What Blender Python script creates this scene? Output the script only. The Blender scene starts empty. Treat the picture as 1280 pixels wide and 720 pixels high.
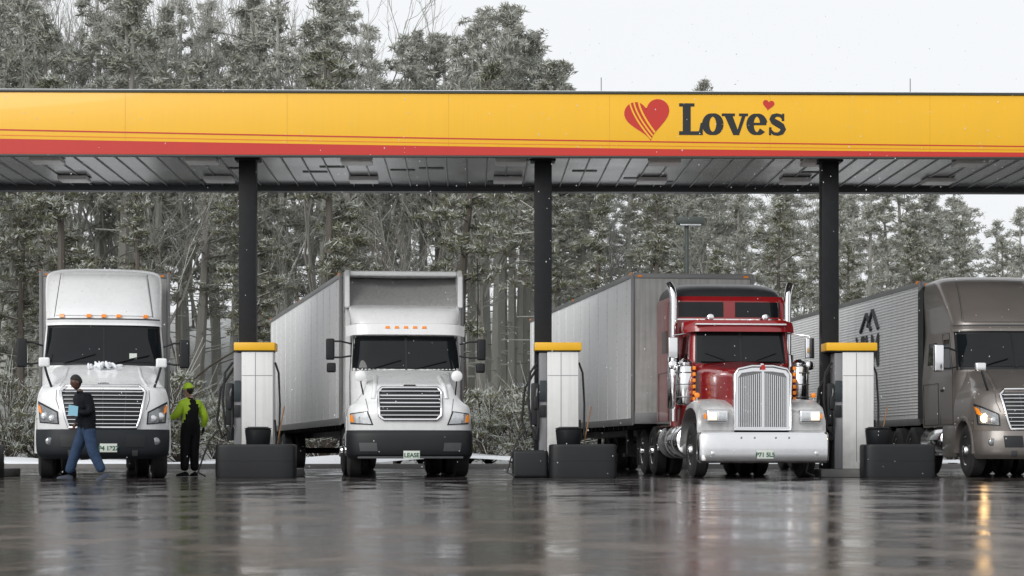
import bpy, bmesh, math, random
import numpy as np
from mathutils import Vector, Matrix
random.seed(7); np.random.seed(7)
R=math.radians
scene=bpy.context.scene
COL=scene.collection

# ------------------------------------------------------------ materials
def mat(name,color,rough=.5,metal=0.,vary=.15,vscale=3.,dirt=0.,dz=(.3,2.2),bump=0.,bscale=30.,coat=0.,emit=None,estr=0.,rvary=.0,streak=0.,spec=.5):
    m=bpy.data.materials.new(name); m.use_nodes=True
    nt=m.node_tree; b=nt.nodes['Principled BSDF']; L=nt.links.new; N=nt.nodes.new
    b.inputs['Roughness'].default_value=rough; b.inputs['Metallic'].default_value=metal
    b.inputs['Coat Weight'].default_value=coat; b.inputs['Specular IOR Level'].default_value=spec
    tc=N('ShaderNodeTexCoord')
    n1=N('ShaderNodeTexNoise'); n1.inputs['Scale'].default_value=vscale; n1.inputs['Detail'].default_value=6
    L(tc.outputs['Object'],n1.inputs['Vector'])
    mx=N('ShaderNodeMix'); mx.data_type='RGBA'
    c=Vector(color[:3])
    mx.inputs[6].default_value=(*(c*(1-vary)),1); mx.inputs[7].default_value=(*[min(1,v*(1+vary*.6)) for v in c],1)
    L(n1.outputs['Fac'],mx.inputs[0]); out=mx.outputs[2]
    if streak>0:
        mp=N('ShaderNodeMapping'); mp.inputs['Scale'].default_value=(9,9,.35); L(tc.outputs['Object'],mp.inputs['Vector'])
        n3=N('ShaderNodeTexNoise'); n3.inputs['Scale'].default_value=1.5; n3.inputs['Detail'].default_value=5; L(mp.outputs[0],n3.inputs['Vector'])
        mr=N('ShaderNodeMapRange'); mr.inputs[1].default_value=.45; mr.inputs[2].default_value=.75; mr.inputs[4].default_value=streak; L(n3.outputs['Fac'],mr.inputs[0])
        m3=N('ShaderNodeMix'); m3.data_type='RGBA'; m3.inputs[7].default_value=(.16,.15,.14,1); L(mr.outputs[0],m3.inputs[0]); L(out,m3.inputs[6]); out=m3.outputs[2]
    if dirt>0:
        sp=N('ShaderNodeSeparateXYZ'); L(tc.outputs['Object'],sp.inputs[0])
        mr=N('ShaderNodeMapRange'); mr.inputs[1].default_value=dz[0]; mr.inputs[2].default_value=dz[1]; mr.inputs[3].default_value=1; mr.inputs[4].default_value=0
        L(sp.outputs['Z'],mr.inputs[0])
        n2=N('ShaderNodeTexNoise'); n2.inputs['Scale'].default_value=5; n2.inputs['Detail'].default_value=8; L(tc.outputs['Object'],n2.inputs['Vector'])
        mu=N('ShaderNodeMath'); mu.operation='MULTIPLY'; L(mr.outputs[0],mu.inputs[0]); L(n2.outputs['Fac'],mu.inputs[1])
        mu2=N('ShaderNodeMath'); mu2.operation='MULTIPLY'; mu2.use_clamp=True; L(mu.outputs[0],mu2.inputs[0]); mu2.inputs[1].default_value=dirt*1.6
        m2=N('ShaderNodeMix'); m2.data_type='RGBA'; m2.inputs[7].default_value=(.13,.12,.11,1); L(mu2.outputs[0],m2.inputs[0]); L(out,m2.inputs[6]); out=m2.outputs[2]
    L(out,b.inputs['Base Color'])
    if rvary>0:
        mr=N('ShaderNodeMapRange'); mr.inputs[3].default_value=max(.02,rough-rvary); mr.inputs[4].default_value=rough+rvary; L(n1.outputs['Fac'],mr.inputs[0]); L(mr.outputs[0],b.inputs['Roughness'])
    if bump>0:
        nb=N('ShaderNodeTexNoise'); nb.inputs['Scale'].default_value=bscale; nb.inputs['Detail'].default_value=4; L(tc.outputs['Object'],nb.inputs['Vector'])
        bp=N('ShaderNodeBump'); bp.inputs['Strength'].default_value=bump; bp.inputs['Distance'].default_value=.02; L(nb.outputs['Fac'],bp.inputs['Height']); L(bp.outputs[0],b.inputs['Normal'])
    if emit: b.inputs['Emission Color'].default_value=(*emit,1); b.inputs['Emission Strength'].default_value=estr
    return m
WHITE=mat('white_paint',(.85,.855,.86),.28,dirt=.30,dz=(.3,1.6),vary=.04,coat=.4,rvary=.08,streak=.06)
TRW=mat('trailer_panel',(.87,.87,.87),.42,dirt=.22,dz=(.2,2.0),vary=.05,streak=.12)
TRF=mat('trailer_front_panel',(.66,.66,.64),.5,dirt=.5,dz=(.5,4.5),vary=.14,streak=.4)
TRC=mat('corrugated_trailer_panel',(.87,.87,.87),.35,dirt=.22,dz=(0,3.0),vary=.06,streak=.16)
RED=mat('red_paint',(.28,.010,.013),.22,vary=.2,coat=.7,dirt=.25,dz=(.3,1.8),rvary=.08)
BRONZE=mat('bronze_paint',(.195,.175,.160),.33,metal=.35,vary=.12,coat=.4,dirt=.3,dz=(.3,1.6),rvary=.06)
FENDER=mat('silver_fender',(.62,.62,.62),.3,metal=.3,vary=.15,dirt=.2,streak=.25)
BLACK=mat('black_plastic',(.014,.015,.017),.5,vary=.3,rvary=.12,bump=.05,spec=.35)
BUMPD=mat('dark_bumper_plastic',(.016,.019,.023),.5,vary=.3,dirt=.0,rvary=.1,spec=.25)
DKGREY=mat('dark_grey_plastic',(.05,.054,.06),.5,vary=.3,dirt=.2,rvary=.1)
CHROME=mat('chrome',(.84,.84,.85),.10,metal=1,vary=.08,rvary=.07,dirt=.12,dz=(.2,1.1))
STEEL=mat('dirty_steel',(.3,.3,.3),.45,metal=.8,vary=.3,rvary=.15)
RUBBER=mat('rubber',(.016,.016,.017),.7,vary=.3,bump=.2,bscale=60,dirt=.2,dz=(0,1))
GLASS=mat('dark_glass',(.010,.012,.014),.03,vary=.3,spec=.3)
AMBER=mat('amber_lens',(.80,.24,.02),.2,emit=(1,.3,.02),estr=.2)
REDL=mat('red_lens',(.5,.02,.02),.2)
LENS=mat('lamp_lens',(.7,.72,.74),.08,metal=.5,vary=.4,vscale=25)
LENSD=mat('lamp_housing',(.30,.31,.32),.12,metal=.6,vary=.5,vscale=20)
LAMPON=mat('lit_headlamp',(1,.8,.5),.2,emit=(1,.62,.26),estr=45)
LAMPDIM=mat('lit_marker_lamp',(1,.8,.5),.2,emit=(1,.62,.28),estr=2.0)
PLATE=mat('licence_plate',(.62,.66,.6),.5); PLTXT=mat('plate_text',(.03,.10,.06),.5)
SNOW=mat('snow',(.84,.86,.89),.7,vary=.08,vscale=8,bump=.4,bscale=15)
FLAKE=mat('snow_flake',(.7,.72,.74),.8,vary=.05)
YEL=mat('yellow_fascia',(.90,.49,.012),.36,vary=.04,vscale=1.5,coat=.15,streak=.03)
YELC=mat('yellow_cap',(.83,.45,.014),.4,vary=.1)
REDF=mat('red_fascia',(.56,.03,.02),.38,vary=.06)
ORF=mat('orange_vinyl',(.85,.2,.02),.4,vary=.05)
BLKV=mat('black_vinyl',(.012,.014,.016),.4)
FLASH=mat('fascia_flashing',(.05,.06,.055),.5,vary=.2)
DECK=mat('canopy_deck',(.24,.25,.26),.22,metal=.5,vary=.8,vscale=.8,streak=0,rvary=.12)
COLM=mat('column_paint',(.010,.011,.013),.55,vary=.5,vscale=10,bump=.15,bscale=40,spec=.25)
PUMPW=mat('pump_panel',(.74,.74,.73),.4,vary=.06,dirt=.3,dz=(.4,2),streak=.12)
PUMPG=mat('pump_side',(.22,.22,.23),.45,vary=.2)
SCREEN=mat('pump_screen',(.02,.03,.035),.1)
CONC=mat('concrete',(.20,.195,.19),.75,vary=.3,vscale=6,bump=.4,bscale=40)
DEFL=mat('deflector_shaded_grey',(.34,.34,.335),.4,streak=.35,vary=.1)  # grey includes the recess shading, painted into the base colour

# ------------------------------------------------------------ helpers
def empty(name,loc=(0,0,0),rz=0,parent=None):
    e=bpy.data.objects.new(name,None); COL.objects.link(e); e.location=loc; e.rotation_euler=(0,0,rz); e.empty_display_size=.3
    if parent: e.parent=parent
    return e
def fin(P,name,bm,m,ang=38,smooth=True):
    bmesh.ops.recalc_face_normals(bm,faces=bm.faces[:])
    me=bpy.data.meshes.new(name); bm.to_mesh(me); bm.free()
    if smooth:
        me.polygons.foreach_set('use_smooth',[True]*len(me.polygons)); me.set_sharp_from_angle(angle=R(ang))
    ms=m if isinstance(m,(list,tuple)) else [m]
    for k in ms: me.materials.append(k)
    o=bpy.data.objects.new(name,me); COL.objects.link(o)
    if P: o.parent=P
    return o
def bbox(bm,x0,x1,y0,y1,z0,z1,bev=0.,seg=2):
    b2=bmesh.new(); bmesh.ops.create_cube(b2,size=1)
    for v in b2.verts: v.co=Vector(((x0+x1)/2+v.co.x*(x1-x0),(y0+y1)/2+v.co.y*(y1-y0),(z0+z1)/2+v.co.z*(z1-z0)))
    if bev>0: bmesh.ops.bevel(b2,geom=b2.edges[:],offset=bev,segments=seg,affect='EDGES',profile=.6)
    merge(bm,b2)
def merge(bm,b2,M=None):
    mp={}
    for v in b2.verts: mp[v]=bm.verts.new(M@v.co if M else v.co)
    for f in b2.faces:
        try: nf=bm.faces.new([mp[v] for v in f.verts]); nf.material_index=f.material_index
        except ValueError: pass
    b2.free()
def box(P,name,m,x0,x1,y0,y1,z0,z1,bev=.02,seg=2):
    bm=bmesh.new(); bbox(bm,x0,x1,y0,y1,z0,z1,bev,seg); return fin(P,name,bm,m)
def rings(bm,rs,cap=True,closed_u=True):
    vs=[[bm.verts.new(p) for p in r] for r in rs]; n=len(rs[0])
    for a,b in zip(vs[:-1],vs[1:]):
        for i in range(n if closed_u else n-1):
            j=(i+1)%n
            try: bm.faces.new([a[i],a[j],b[j],b[i]])
            except ValueError: pass
    if cap:
        bm.faces.new(vs[0][::-1]); bm.faces.new(vs[-1])
    return vs
def sweepb(bm,pts,r,n=8,closed=False,sy=1.):
    pts=[Vector(p) for p in pts]; rs=[]; N=len(pts); rad=r if isinstance(r,(list,tuple)) else [r]*N
    up=None
    for i,p in enumerate(pts):
        a=pts[(i-1)%N] if (closed or i>0) else p; b=pts[(i+1)%N] if (closed or i<N-1) else p
        t=(b-a).normalized()
        if up is None:
            up=Vector((0,0,1)) if abs(t.z)<.9 else Vector((0,1,0))
        s=t.cross(up).normalized(); up=s.cross(t).normalized()
        rs.append([p+(s*math.cos(2*math.pi*k/n)+up*math.sin(2*math.pi*k/n)*sy)*rad[i] for k in range(n)])
    if closed: rs.append(rs[0])
    rings(bm,rs,cap=not closed)
def tube(P,name,m,pts,r,n=8,closed=False):
    bm=bmesh.new(); sweepb(bm,pts,r,n,closed)
    if closed: bmesh.ops.remove_doubles(bm,verts=bm.verts[:],dist=1e-5)
    return fin(P,name,bm,m,50)
def cyl(P,name,m,p0,p1,r0,r1=None,n=24,bev=.01):
    p0=Vector(p0);p1=Vector(p1);r1=r0 if r1 is None else r1; d=(p1-p0).normalized()
    return tube(P,name,m,[p0,p0+d*bev,p1-d*bev,p1],[max(r0-bev,.001),r0,r1,max(r1-bev,.001)],n)
def ngon(P,name,m,pts,y,parent_fn=None):
    bm=bmesh.new(); f=bm.faces.new([bm.verts.new((x,y,z)) for x,z in pts]); bmesh.ops.triangulate(bm,faces=[f])
    return fin(P,name,bm,m,smooth=False)
def prism(P,name,m,yz,x0,x1,bev=0.):
    bm=bmesh.new(); rings(bm,[[(x0,y,z) for y,z in yz],[(x1,y,z) for y,z in yz]])
    if bev: bmesh.ops.bevel(bm,geom=bm.edges[:],offset=bev,segments=2,affect='EDGES')
    return fin(P,name,bm,m,30)
def revolve(P,name,m,prof,cx,cy,cz,n=36):
    bm=bmesh.new()
    rings(bm,[[ (cx+x,cy+r*math.cos(2*math.pi*k/n),cz+r*math.sin(2*math.pi*k/n)) for k in range(n)] for x,r in prof])
    return fin(P,name,bm,m,35)
def text(P,name,m,s,size,loc,rot,bold=.0):
    cu=bpy.data.curves.new(name,'FONT'); cu.body=s; cu.size=size; cu.extrude=.001; cu.offset=bold; cu.align_x='CENTER'; cu.align_y='CENTER'
    o=bpy.data.objects.new(name,cu); dg=bpy.context.evaluated_depsgraph_get()
    COL.objects.link(o); dg.update(); me=bpy.data.meshes.new_from_object(o.evaluated_get(dg)); COL.objects.unlink(o); bpy.data.objects.remove(o)
    me.materials.clear(); me.materials.append(m); o=bpy.data.objects.new(name,me); COL.objects.link(o); o.location=loc; o.rotation_euler=rot; o.parent=P
    return o

class Surf:
    def __init__(s,secs,p=3.):
        s.p=p; s.k=[]
        K=[list(q) for q in secs]; n=len(K)
        for i in range(n-1):
            for j in range(4):
                t=j/4; a=K[max(i-1,0)];b=K[i];c=K[i+1];d=K[min(i+2,n-1)]
                z=b[0]+(c[0]-b[0])*t; row=[z]
                for q in range(1,4):
                    h=c[0]-b[0]
                    m0=(c[q]-a[q])/max(1e-6,(c[0]-a[0]))*h; m1=(d[q]-b[q])/max(1e-6,(d[0]-b[0]))*h
                    t2=t*t;t3=t2*t
                    row.append((2*t3-3*t2+1)*b[q]+(t3-2*t2+t)*m0+(-2*t3+3*t2)*c[q]+(t3-t2)*m1)
                s.k.append(row)
        s.k.append(K[-1][:4])
    def at(s,z):
        k=s.k
        if z<=k[0][0]: return k[0][1:4]
        for a,b in zip(k[:-1],k[1:]):
            if z<=b[0]:
                t=(z-a[0])/(b[0]-a[0]); return [a[i]+(b[i]-a[i])*t for i in (1,2,3)]
        return k[-1][1:4]
    def y(s,x,z):
        w,yf,Rr=s.at(z); t=min(.9999,abs(x)/w); return yf+Rr*(1-(1-t**s.p)**(1/s.p))
    def pt(s,x,z,off=0.):
        e=.01; p=Vector((x,s.y(x,z),z))
        if off==0: return p
        dx=Vector((2*e,s.y(x+e,z)-s.y(x-e,z),0)); dz=Vector((0,s.y(x,z+e)-s.y(x,z-e),2*e))
        n=dx.cross(dz).normalized()
        if n.y>0:n=-n
        return p+n*off
    def loft(s,P,name,m,z0,z1,yb,n=30,ang=40):
        zs=[z0]+[q[0] for q in s.k if z0+.004<q[0]<z1-.004]+[z1]; rs=[]
        for z in zs:
            w,yf,Rr=s.at(z); ring=[]
            for i in range(n+1):
                a=-math.pi/2+math.pi*i/n; sx=math.copysign(abs(math.sin(a))**(2/s.p),math.sin(a)); cy=abs(math.cos(a))**(2/s.p)
                ring.append((w*sx,yf+Rr*(1-cy),z))
            yy=yb(z) if callable(yb) else yb
            ring+= [(w,yy-.05,z),(w-.05,yy,z),(-w+.05,yy,z),(-w,yy-.05,z)]
            rs.append(ring)
        bm=bmesh.new(); rings(bm,rs); return fin(P,name,bm,m,ang)
    def patch(s,P,name,m,c,off=.012,nx=16,nz=6,skirt=.05):
        bm=bmesh.new(); g=[]
        for j in range(nz+1):
            v=j/nz; row=[]
            for i in range(nx+1):
                u=i/nx
                x=(c[0][0]*(1-u)+c[1][0]*u)*(1-v)+(c[3][0]*(1-u)+c[2][0]*u)*v
                z=(c[0][1]*(1-u)+c[1][1]*u)*(1-v)+(c[3][1]*(1-u)+c[2][1]*u)*v
                row.append(bm.verts.new(s.pt(x,z,off)))
            g.append(row)
        for j in range(nz):
            for i in range(nx): bm.faces.new([g[j][i],g[j][i+1],g[j+1][i+1],g[j+1][i]])
        bnd=[g[0][i] for i in range(nx)]+[g[j][nx] for j in range(nz)]+[g[nz][i] for i in range(nx,0,-1)]+[g[j][0] for j in range(nz,0,-1)]
        low=[bm.verts.new(v.co+Vector((0,skirt,0))) for v in bnd]
        for i in range(len(bnd)):
            j=(i+1)%len(bnd); bm.faces.new([bnd[i],bnd[j],low[j],low[i]])
        return fin(P,name,bm,m,40)
    def line(s,P,name,m,pts,off,r,n=6,closed=False,seg=8):
        out=[]
        Q=pts+[pts[0]] if closed else pts
        for a,b in zip(Q[:-1],Q[1:]):
            for k in range(seg):
                t=k/seg; out.append(s.pt(a[0]+(b[0]-a[0])*t,a[1]+(b[1]-a[1])*t,off))
        if not closed: out.append(s.pt(*Q[-1],off))
        return tube(P,name,m,out,r,n,closed)

def tyre(P,name,cx,cy,r=.51,w=.28,side=1,rimm=STEEL,rim=True,n=40):
    h=w/2; prof=[(-h+.02,r*.56),(-h,r*.62),(-h,r*.86),(-h+.03,r*.97)]
    k=5
    for i in range(k):
        a=-h+.04+(w-.08)*i/k; b=-h+.04+(w-.08)*(i+1)/k
        prof+=[(a,r),(b-.012,r),(b-.011,r-.012),(b-.001,r-.012)]
    prof+=[(h-.03,r*.97),(h,r*.86),(h,r*.62),(h-.02,r*.56)]
    revolve(P,name,RUBBER,prof,cx,cy,r,n)
    if rim:
        s=side
        pr=[(s*(h-.03),r*.57),(s*(h-.01),r*.56),(s*(h-.03),r*.5),(s*(h-.10),r*.44),(s*(h-.09),r*.24),(s*(h-.0),r*.22),(s*(h+.04),r*.19),(s*(h+.05),r*.05)]
        revolve(P,name+'_rim',rimm,pr,cx,cy,r,28)
        bm=bmesh.new()
        for i in range(10):
            a=2*math.pi*i/10; c=Vector((cx+s*(h-.1),cy+.32*r*math.cos(a),r+.32*r*math.sin(a)))
            sweepb(bm,[c,c+Vector((s*.045,0,0))],.018,6)
        fin(P,name+'_lug_nuts',bm,CHROME)
def mirror_big(P,name,x,y,z,w,h,m,sx,ybase,zb,xb):
    box(P,name,m,x-w/2,x+w/2,y-.05,y+.09,z-h/2,z+h/2,.035,3)
    bm=bmesh.new()
    for zz in (z+h*.38,z-h*.38):
        sweepb(bm,[(xb,ybase,zz+(zb-zz)*.25),((x+xb)/2,(y+ybase)/2-.02,zz),(x,y+.05,zz)],.018,8)
    fin(P,name+'_arms',bm,BLACK)
def plate(P,x,y,z,txt):
    box(P,'licence_plate',PLATE,x-.155,x+.155,y-.008,y,z-.078,z+.078,.003)
    text(P,'licence_plate_text',PLTXT,txt,.11,(x,y-.0105,z-.01),(R(90),0,0),.004)
def wiper(S,P,name,x0,z0,x1,z1):
    S.line(P,name,BLACK,[(x0,z0),(x1,z1)],.04,.012,5)

# ------------------------------------------------------------ trailer
def trailer(P,L=15.8,H=4.22,style='smooth',w=1.3):
    m=TRC if style=='corr' else TRW
    box(P,'trailer_body',m,-w,w,0.012,L,1.12,H,.035)
    box(P,'trailer_nose_panel',TRF,-w+.05,w-.05,-.01,.01,1.3,H-.08,.004)
    bm=bmesh.new()
    for s in(-1,1):
        bbox(bm,s*w-.02,s*w+.02,-.02,L+.01,1.05,1.2,.005); bbox(bm,s*w-.018,s*w+.018,-.02,L+.01,H-.09,H+.012,.005)
        bbox(bm,s*(w-.01)-.035,s*(w-.01)+.035,-.03,.05,1.1,H+.01,.01)
    bbox(bm,-w,w,-.025,.02,H-.1,H+.014,.008); bbox(bm,-w,w,-.025,.02,1.08,1.32,.008)
    fin(P,'trailer_rails',bm,STEEL)
    bm=bmesh.new()
    if style=='corr':
        for k in range(44):
            z=1.3+k*.064
            for s in(-1,1): sweepb(bm,[(s*(w+.004),.06,z),(s*(w+.004),L-.05,z)],.013,6)
        fin(P,'trailer_corrugation',bm,m)
        for s in (-1,):
            text(P,'trailer_lettering',BLKV,'VILM',1.0,(s*(w+.022),4.3,2.78),(R(90),0,R(-90)),.035)
            bm=bmesh.new()
            for q in((3.3,3.3,3.8,3.75),(3.8,3.75,4.25,3.4),(3.95,3.3,4.35,3.7),(4.35,3.7,4.9,3.3)):
                sweepb(bm,[(s*(w+.02),q[0],q[1]),(s*(w+.02),q[2],q[3])],.05,5)
            fin(P,'trailer_emblem',bm,DKGREY)
    else:
        y=.6
        while y<L:
            for s in(-1,1): bbox(bm,s*w-.008,s*w+.008,y-.02,y+.02,1.2,H-.1)
            y+=1.22
        fin(P,'trailer_seams',bm,m,smooth=False)
        bm=bmesh.new()
        y=.62
        while y<L:
            for s in(-1,1):
                z=1.3
                while z<H-.15:
                    bbox(bm,s*w-.013,s*w+.013,y-.008,y+.008,z-.008,z+.008); z+=.18
            y+=1.22
        fin(P,'trailer_rivets',bm,STEEL,smooth=False)
    bm=bmesh.new()
    for s in(-1,1):
        for y in (.15,L*.5,L-.2): bbox(bm,s*w-.03,s*w+.03,y-.06,y+.06,H-.03,H+.01 if y>1 else H+.03,.005)
    for x in(-1.15,1.15): bbox(bm,x-.05,x+.05,-.05,-.02,H-.07,H-.03,.005)
    fin(P,'trailer_marker_lamps',bm,AMBER)
    bm=bmesh.new()
    for x in(-.5,.5): bbox(bm,x-.06,x+.06,1,L-.1,.85,1.11)
    y=1.0
    while y<L: bbox(bm,-1.2,1.2,y,y+.06,.98,1.1); y+=.6
    for x in(-.8,.8):
        bbox(bm,x-.07,x+.07,2.9,3.04,.45,1.1); bbox(bm,x-.14,x+.14,2.85,3.1,.38,.45)
    sweepb(bm,[(-.8,2.97,.7),(.8,2.97,.7)],.03)
    bbox(bm,-1.2,1.2,L-.1,L,.5,.6)
    for x in(-.7,.7): bbox(bm,x-.05,x+.05,L-.1,L,.55,1.1)
    fin(P,'trailer_chassis',bm,BLACK,smooth=False)
    for i,y in enumerate((L-2.9,L-1.6)):
        for s in(-1,1):
            tyre(P,'trailer_tyre_%d%s'%(i,'l' if s<0 else 'r'),s*1.12,y,.5,.27,s,WHITE)
            tyre(P,'trailer_inner_tyre_%d%s'%(i,'l' if s<0 else 'r'),s*.80,y,.5,.27,s,STEEL,rim=False)
        cyl(P,'trailer_axle_%d'%i,BLACK,(-1,y,.5),(1,y,.5),.06)
    for s in(-1,1):
        box(P,'trailer_mud_flap',BLACK,s*1.0-.3,s*1.0+.3,L-.9,L-.89,.25,1.05,.003)

def tractor_under(P,y_end,tank=True,rimm=CHROME,fy=1.28):
    bm=bmesh.new()
    for x in(-.43,.43): bbox(bm,x-.05,x+.05,.5,y_end+2.4,.72,1.02)
    bbox(bm,-.55,.55,.6,2.3,.55,1.1); bbox(bm,-.5,.5,.45,.55,.5,1.3)
    sweepb(bm,[(-.95,fy,.5),(.95,fy,.5)],.07)
    fin(P,'chassis_frame',bm,BLACK,smooth=False)
    for s in(-1,1):
        t='l' if s<0 else 'r'
        tyre(P,'front_tyre_'+t,s*1.03,fy,.52,.29,s,rimm)
        for i,yy in enumerate((y_end+.2,y_end+1.5)):
            tyre(P,'drive_tyre_%d%s'%(i,t),s*1.08,yy,.51,.27,s,rimm)
            tyre(P,'drive_inner_tyre_%d%s'%(i,t),s*.76,yy,.51,.27,s,STEEL,rim=False)
        box(P,'mud_flap_'+t,BLACK,s*.93-.3,s*.93+.3,y_end+2.15,y_end+2.165,.2,.95,.003)
    for i,yy in enumerate((y_end+.2,y_end+1.5)): cyl(P,'drive_axle_%d'%i,BLACK,(-1,yy,.51),(1,yy,.51),.09)
    cyl(P,'fifth_wheel',BLACK,(0,y_end+.85,1.0),(0,y_end+.85,1.1),.5)

def arch(P,name,m,s,cy,r0,r1,x0,x1,a0=-8,a1=188,cz=.52,n=22):
    bm=bmesh.new(); rs=[]
    for i in range(n+1):
        a=R(a0+(a1-a0)*i/n); c,q=math.cos(a),math.sin(a)
        rs.append([(s*x0,cy+r0*c,cz+r0*q),(s*x1,cy+r0*c,cz+r0*q),(s*(x1+.012),cy+(r0+r1)/2*c,cz+(r0+r1)/2*q),(s*x1,cy+r1*c,cz+r1*q),(s*x0,cy+r1*c,cz+r1*q)])
    rings(bm,rs); fin(P,name,bm,m,40)

def side_poly(P,name,m,S,s,yz,off=.008):
    bm=bmesh.new(); o=[bm.verts.new((s*(S.at(z)[0]+off),y,z)) for y,z in yz]; i=[bm.verts.new((s*(S.at(z)[0]-.03),y,z)) for y,z in yz]
    bm.faces.new(o); n=len(o)
    for k in range(n): bm.faces.new([o[k],o[(k+1)%n],i[(k+1)%n],i[k]])
    fin(P,name,bm,m,smooth=False)
def side_line(P,name,m,S,s,yz,r=.008,closed=True):
    tube(P,name,m,[(s*(S.at(z)[0]+.002),y,z) for y,z in yz],r,5,closed)

# ------------------------------------------------------------ aerodynamic tractor (trucks 1 & 4)
def aero_tractor(P,paint,bumper_m,lower_m,lit=False,snow=True,mirr=BLACK,ptxt='P4 1327'):
    tractor_under(P,5.3,rimm=CHROME)
    H=Surf([(.90,1.21,.13,.78,),(1.2,1.215,.12,.78),(1.5,1.19,.2,.76),(1.68,1.13,.36,.7),(1.80,1.05,.75,.6),(1.98,.98,1.3,.5),(2.14,.93,1.86,.4)],2.35)
    B=Surf([(.36,1.12,.14,.6),(.46,1.19,.05,.65),(.7,1.215,.035,.7),(.90,1.215,.07,.74)],2.8)
    C=Surf([(1.0,1.14,2.0,.35),(2.0,1.16,1.92,.45),(2.14,1.15,1.88,.5),(2.5,1.13,2.06,.5),(2.93,1.10,2.30,.48),(3.08,1.10,2.30,.46),(3.3,1.11,2.44,.5),(3.7,1.13,2.83,.6),(3.95,1.12,3.15,.65),(4.06,1.06,3.42,.7),(4.12,.92,3.7,.7)],2.8)
    B.loft(P,'bumper',bumper_m,.36,.895,.78); H.loft(P,'nose_panel',paint,.90,1.10,.70); H.loft(P,'hood',paint,1.101,2.14,2.05)
    C.loft(P,'cab_and_sleeper',paint,1.0,4.12,4.75)
    C.patch(P,'roof_fairing_panel',paint,[(-.90,3.1),(.90,3.1),(.80,3.95),(-.80,3.95)],.02)
    for s in(-1,1):
        C.line(P,'roof_fairing_seam',DKGREY,[(s*.93,3.08),(s*.83,3.98)],.003,.007,5)
    C.patch(P,'windscreen_seal',BLACK,[(-1.11,2.13),(1.11,2.13),(1.055,2.94),(-1.055,2.94)],.006,28)
    C.patch(P,'windscreen_glass',GLASS,[(-1.07,2.19),(1.07,2.19),(1.02,2.86),(-1.02,2.86)],.014,28)
    C.patch(P,'windscreen_divider',BLACK,[(-.018,2.17),(.018,2.17),(.016,2.88),(-.016,2.88)],.022,2)
    C.patch(P,'windscreen_visor',paint,[(-1.05,2.90),(1.05,2.90),(1.06,3.03),(-1.06,3.03)],.045,28)
    C.patch(P,'visor_gap',DKGREY,[(-1.05,3.03),(1.05,3.03),(1.05,3.05),(-1.05,3.05)],.02,28,2)
    wiper(C,P,'wiper_l',-.75,2.17,-.15,2.34); wiper(C,P,'wiper_r',.2,2.17,.85,2.32)
    C.patch(P,'sun_strip_label',PLATE,[(.48,2.25),(.62,2.25),(.62,2.36),(.48,2.36)],.018,3,2)
    for x in(-.78,-.28,0,.28,.78):
        if not lit: C.patch(P,'roof_marker_lamp',AMBER,[(x-.045,3.065),(x+.045,3.065),(x+.035,3.11),(x-.035,3.11)],.05,4,2)
    g=[(-.62,.95),(.62,.95),(.75,1.62),(-.75,1.62)]
    H.patch(P,'grille_mesh',BLACK,g,.012)
    gl=[(-.60,.93),(.60,.93),(.66,1.1),(.755,1.58),(.66,1.68),(-.66,1.68),(-.755,1.58),(-.66,1.1)]
    H.line(P,'grille_surround',CHROME,gl,.02,.028,8,True)
    for k in range(9):
        z=1.0+k*.072; hw=.60+.13*(z-.95)/.67
        H.line(P,'grille_bar_%d'%k,CHROME,[(-hw,z),(hw,z)],.026,.0125,6)
    for x in (-.38,0,.38): H.line(P,'grille_rib',DKGREY,[(x,.96),(x*1.1,1.62)],.014,.01,5)
    H.patch(P,'badge',CHROME,[(-.10,1.70),(.10,1.70),(.09,1.745),(-.09,1.745)],.02,4,2)
    for s in(-1,1):
        def Q(a): return [(s*x,z) for x,z in a] if s>0 else [(s*a[i][0],a[i][1]) for i in (1,0,3,2)]
        H.patch(P,'headlamp_housing',BLACK,Q([(.78,.99),(1.13,1.02),(1.165,1.42),(.80,1.22)]),.010,8,4)
        H.patch(P,'headlamp_lens',LENSD,Q([(.80,1.01),(1.11,1.04),(1.14,1.37),(.82,1.20)]),.018,8,4)
        for i,(x,z,r) in enumerate(((.89,1.10,.075),(1.02,1.14,.08))):
            c=H.pt(s*x,z,.02)
            mm=(LAMPON if (lit and i==1) else LENS)
            cyl(P,'headlamp_bulb',mm,c+Vector((0,.02,0)),c+Vector((0,-.014,0)),r,r*.8,16,.004)
        H.patch(P,'turn_signal',AMBER,Q([(1.07,1.18),(1.13,1.22),(1.15,1.36),(1.10,1.31)]),.026,3,3)
        H.line(P,'hood_crease',paint,[(s*.80,1.68),(s*.70,1.88),(s*.66,2.08)],-.012,.035,8)
        H.line(P,'hood_seam',DKGREY,[(s*.78,1.26),(s*.84,1.45),(s*.83,1.62)],.0,.006,5)
        c=B.pt(s*.95,.68,.0)
        cyl(P,'fog_lamp',LENSD,c+Vector((0,.03,0)),c+Vector((0,-.012,0)),.08,.07,18,.006)
        B.patch(P,'bumper_inlet',BLACK,Q([(.40,.58),(.74,.58),(.76,.80),(.42,.80)]),.012,6,4)
        B.patch(P,'tow_hook_cover',DKGREY,Q([(.52,.42),(.62,.42),(.62,.52),(.52,.52)]),.015,3,3)
        arch(P,'wheel_arch',paint,s,1.28,.60,.68,.9,1.225,-5,185)
        bx=H.pt(s*.93,1.68,0)
        tube(P,'hood_mirror_arm',BLACK,[bx,bx+Vector((s*.07,-.02,.20)),(s*1.06,bx.y,2.10)],.022,8)
        box(P,'hood_mirror',paint if mirr!=CHROME else CHROME,s*1.06-.10,s*1.06+.10,bx.y-.03,bx.y+.09,2.04,2.22,.04,3)
        mirror_big(P,'door_mirror',s*1.52,1.95,2.36,.19,.54,mirr,s,2.05,2.3,s*1.13)
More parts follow.
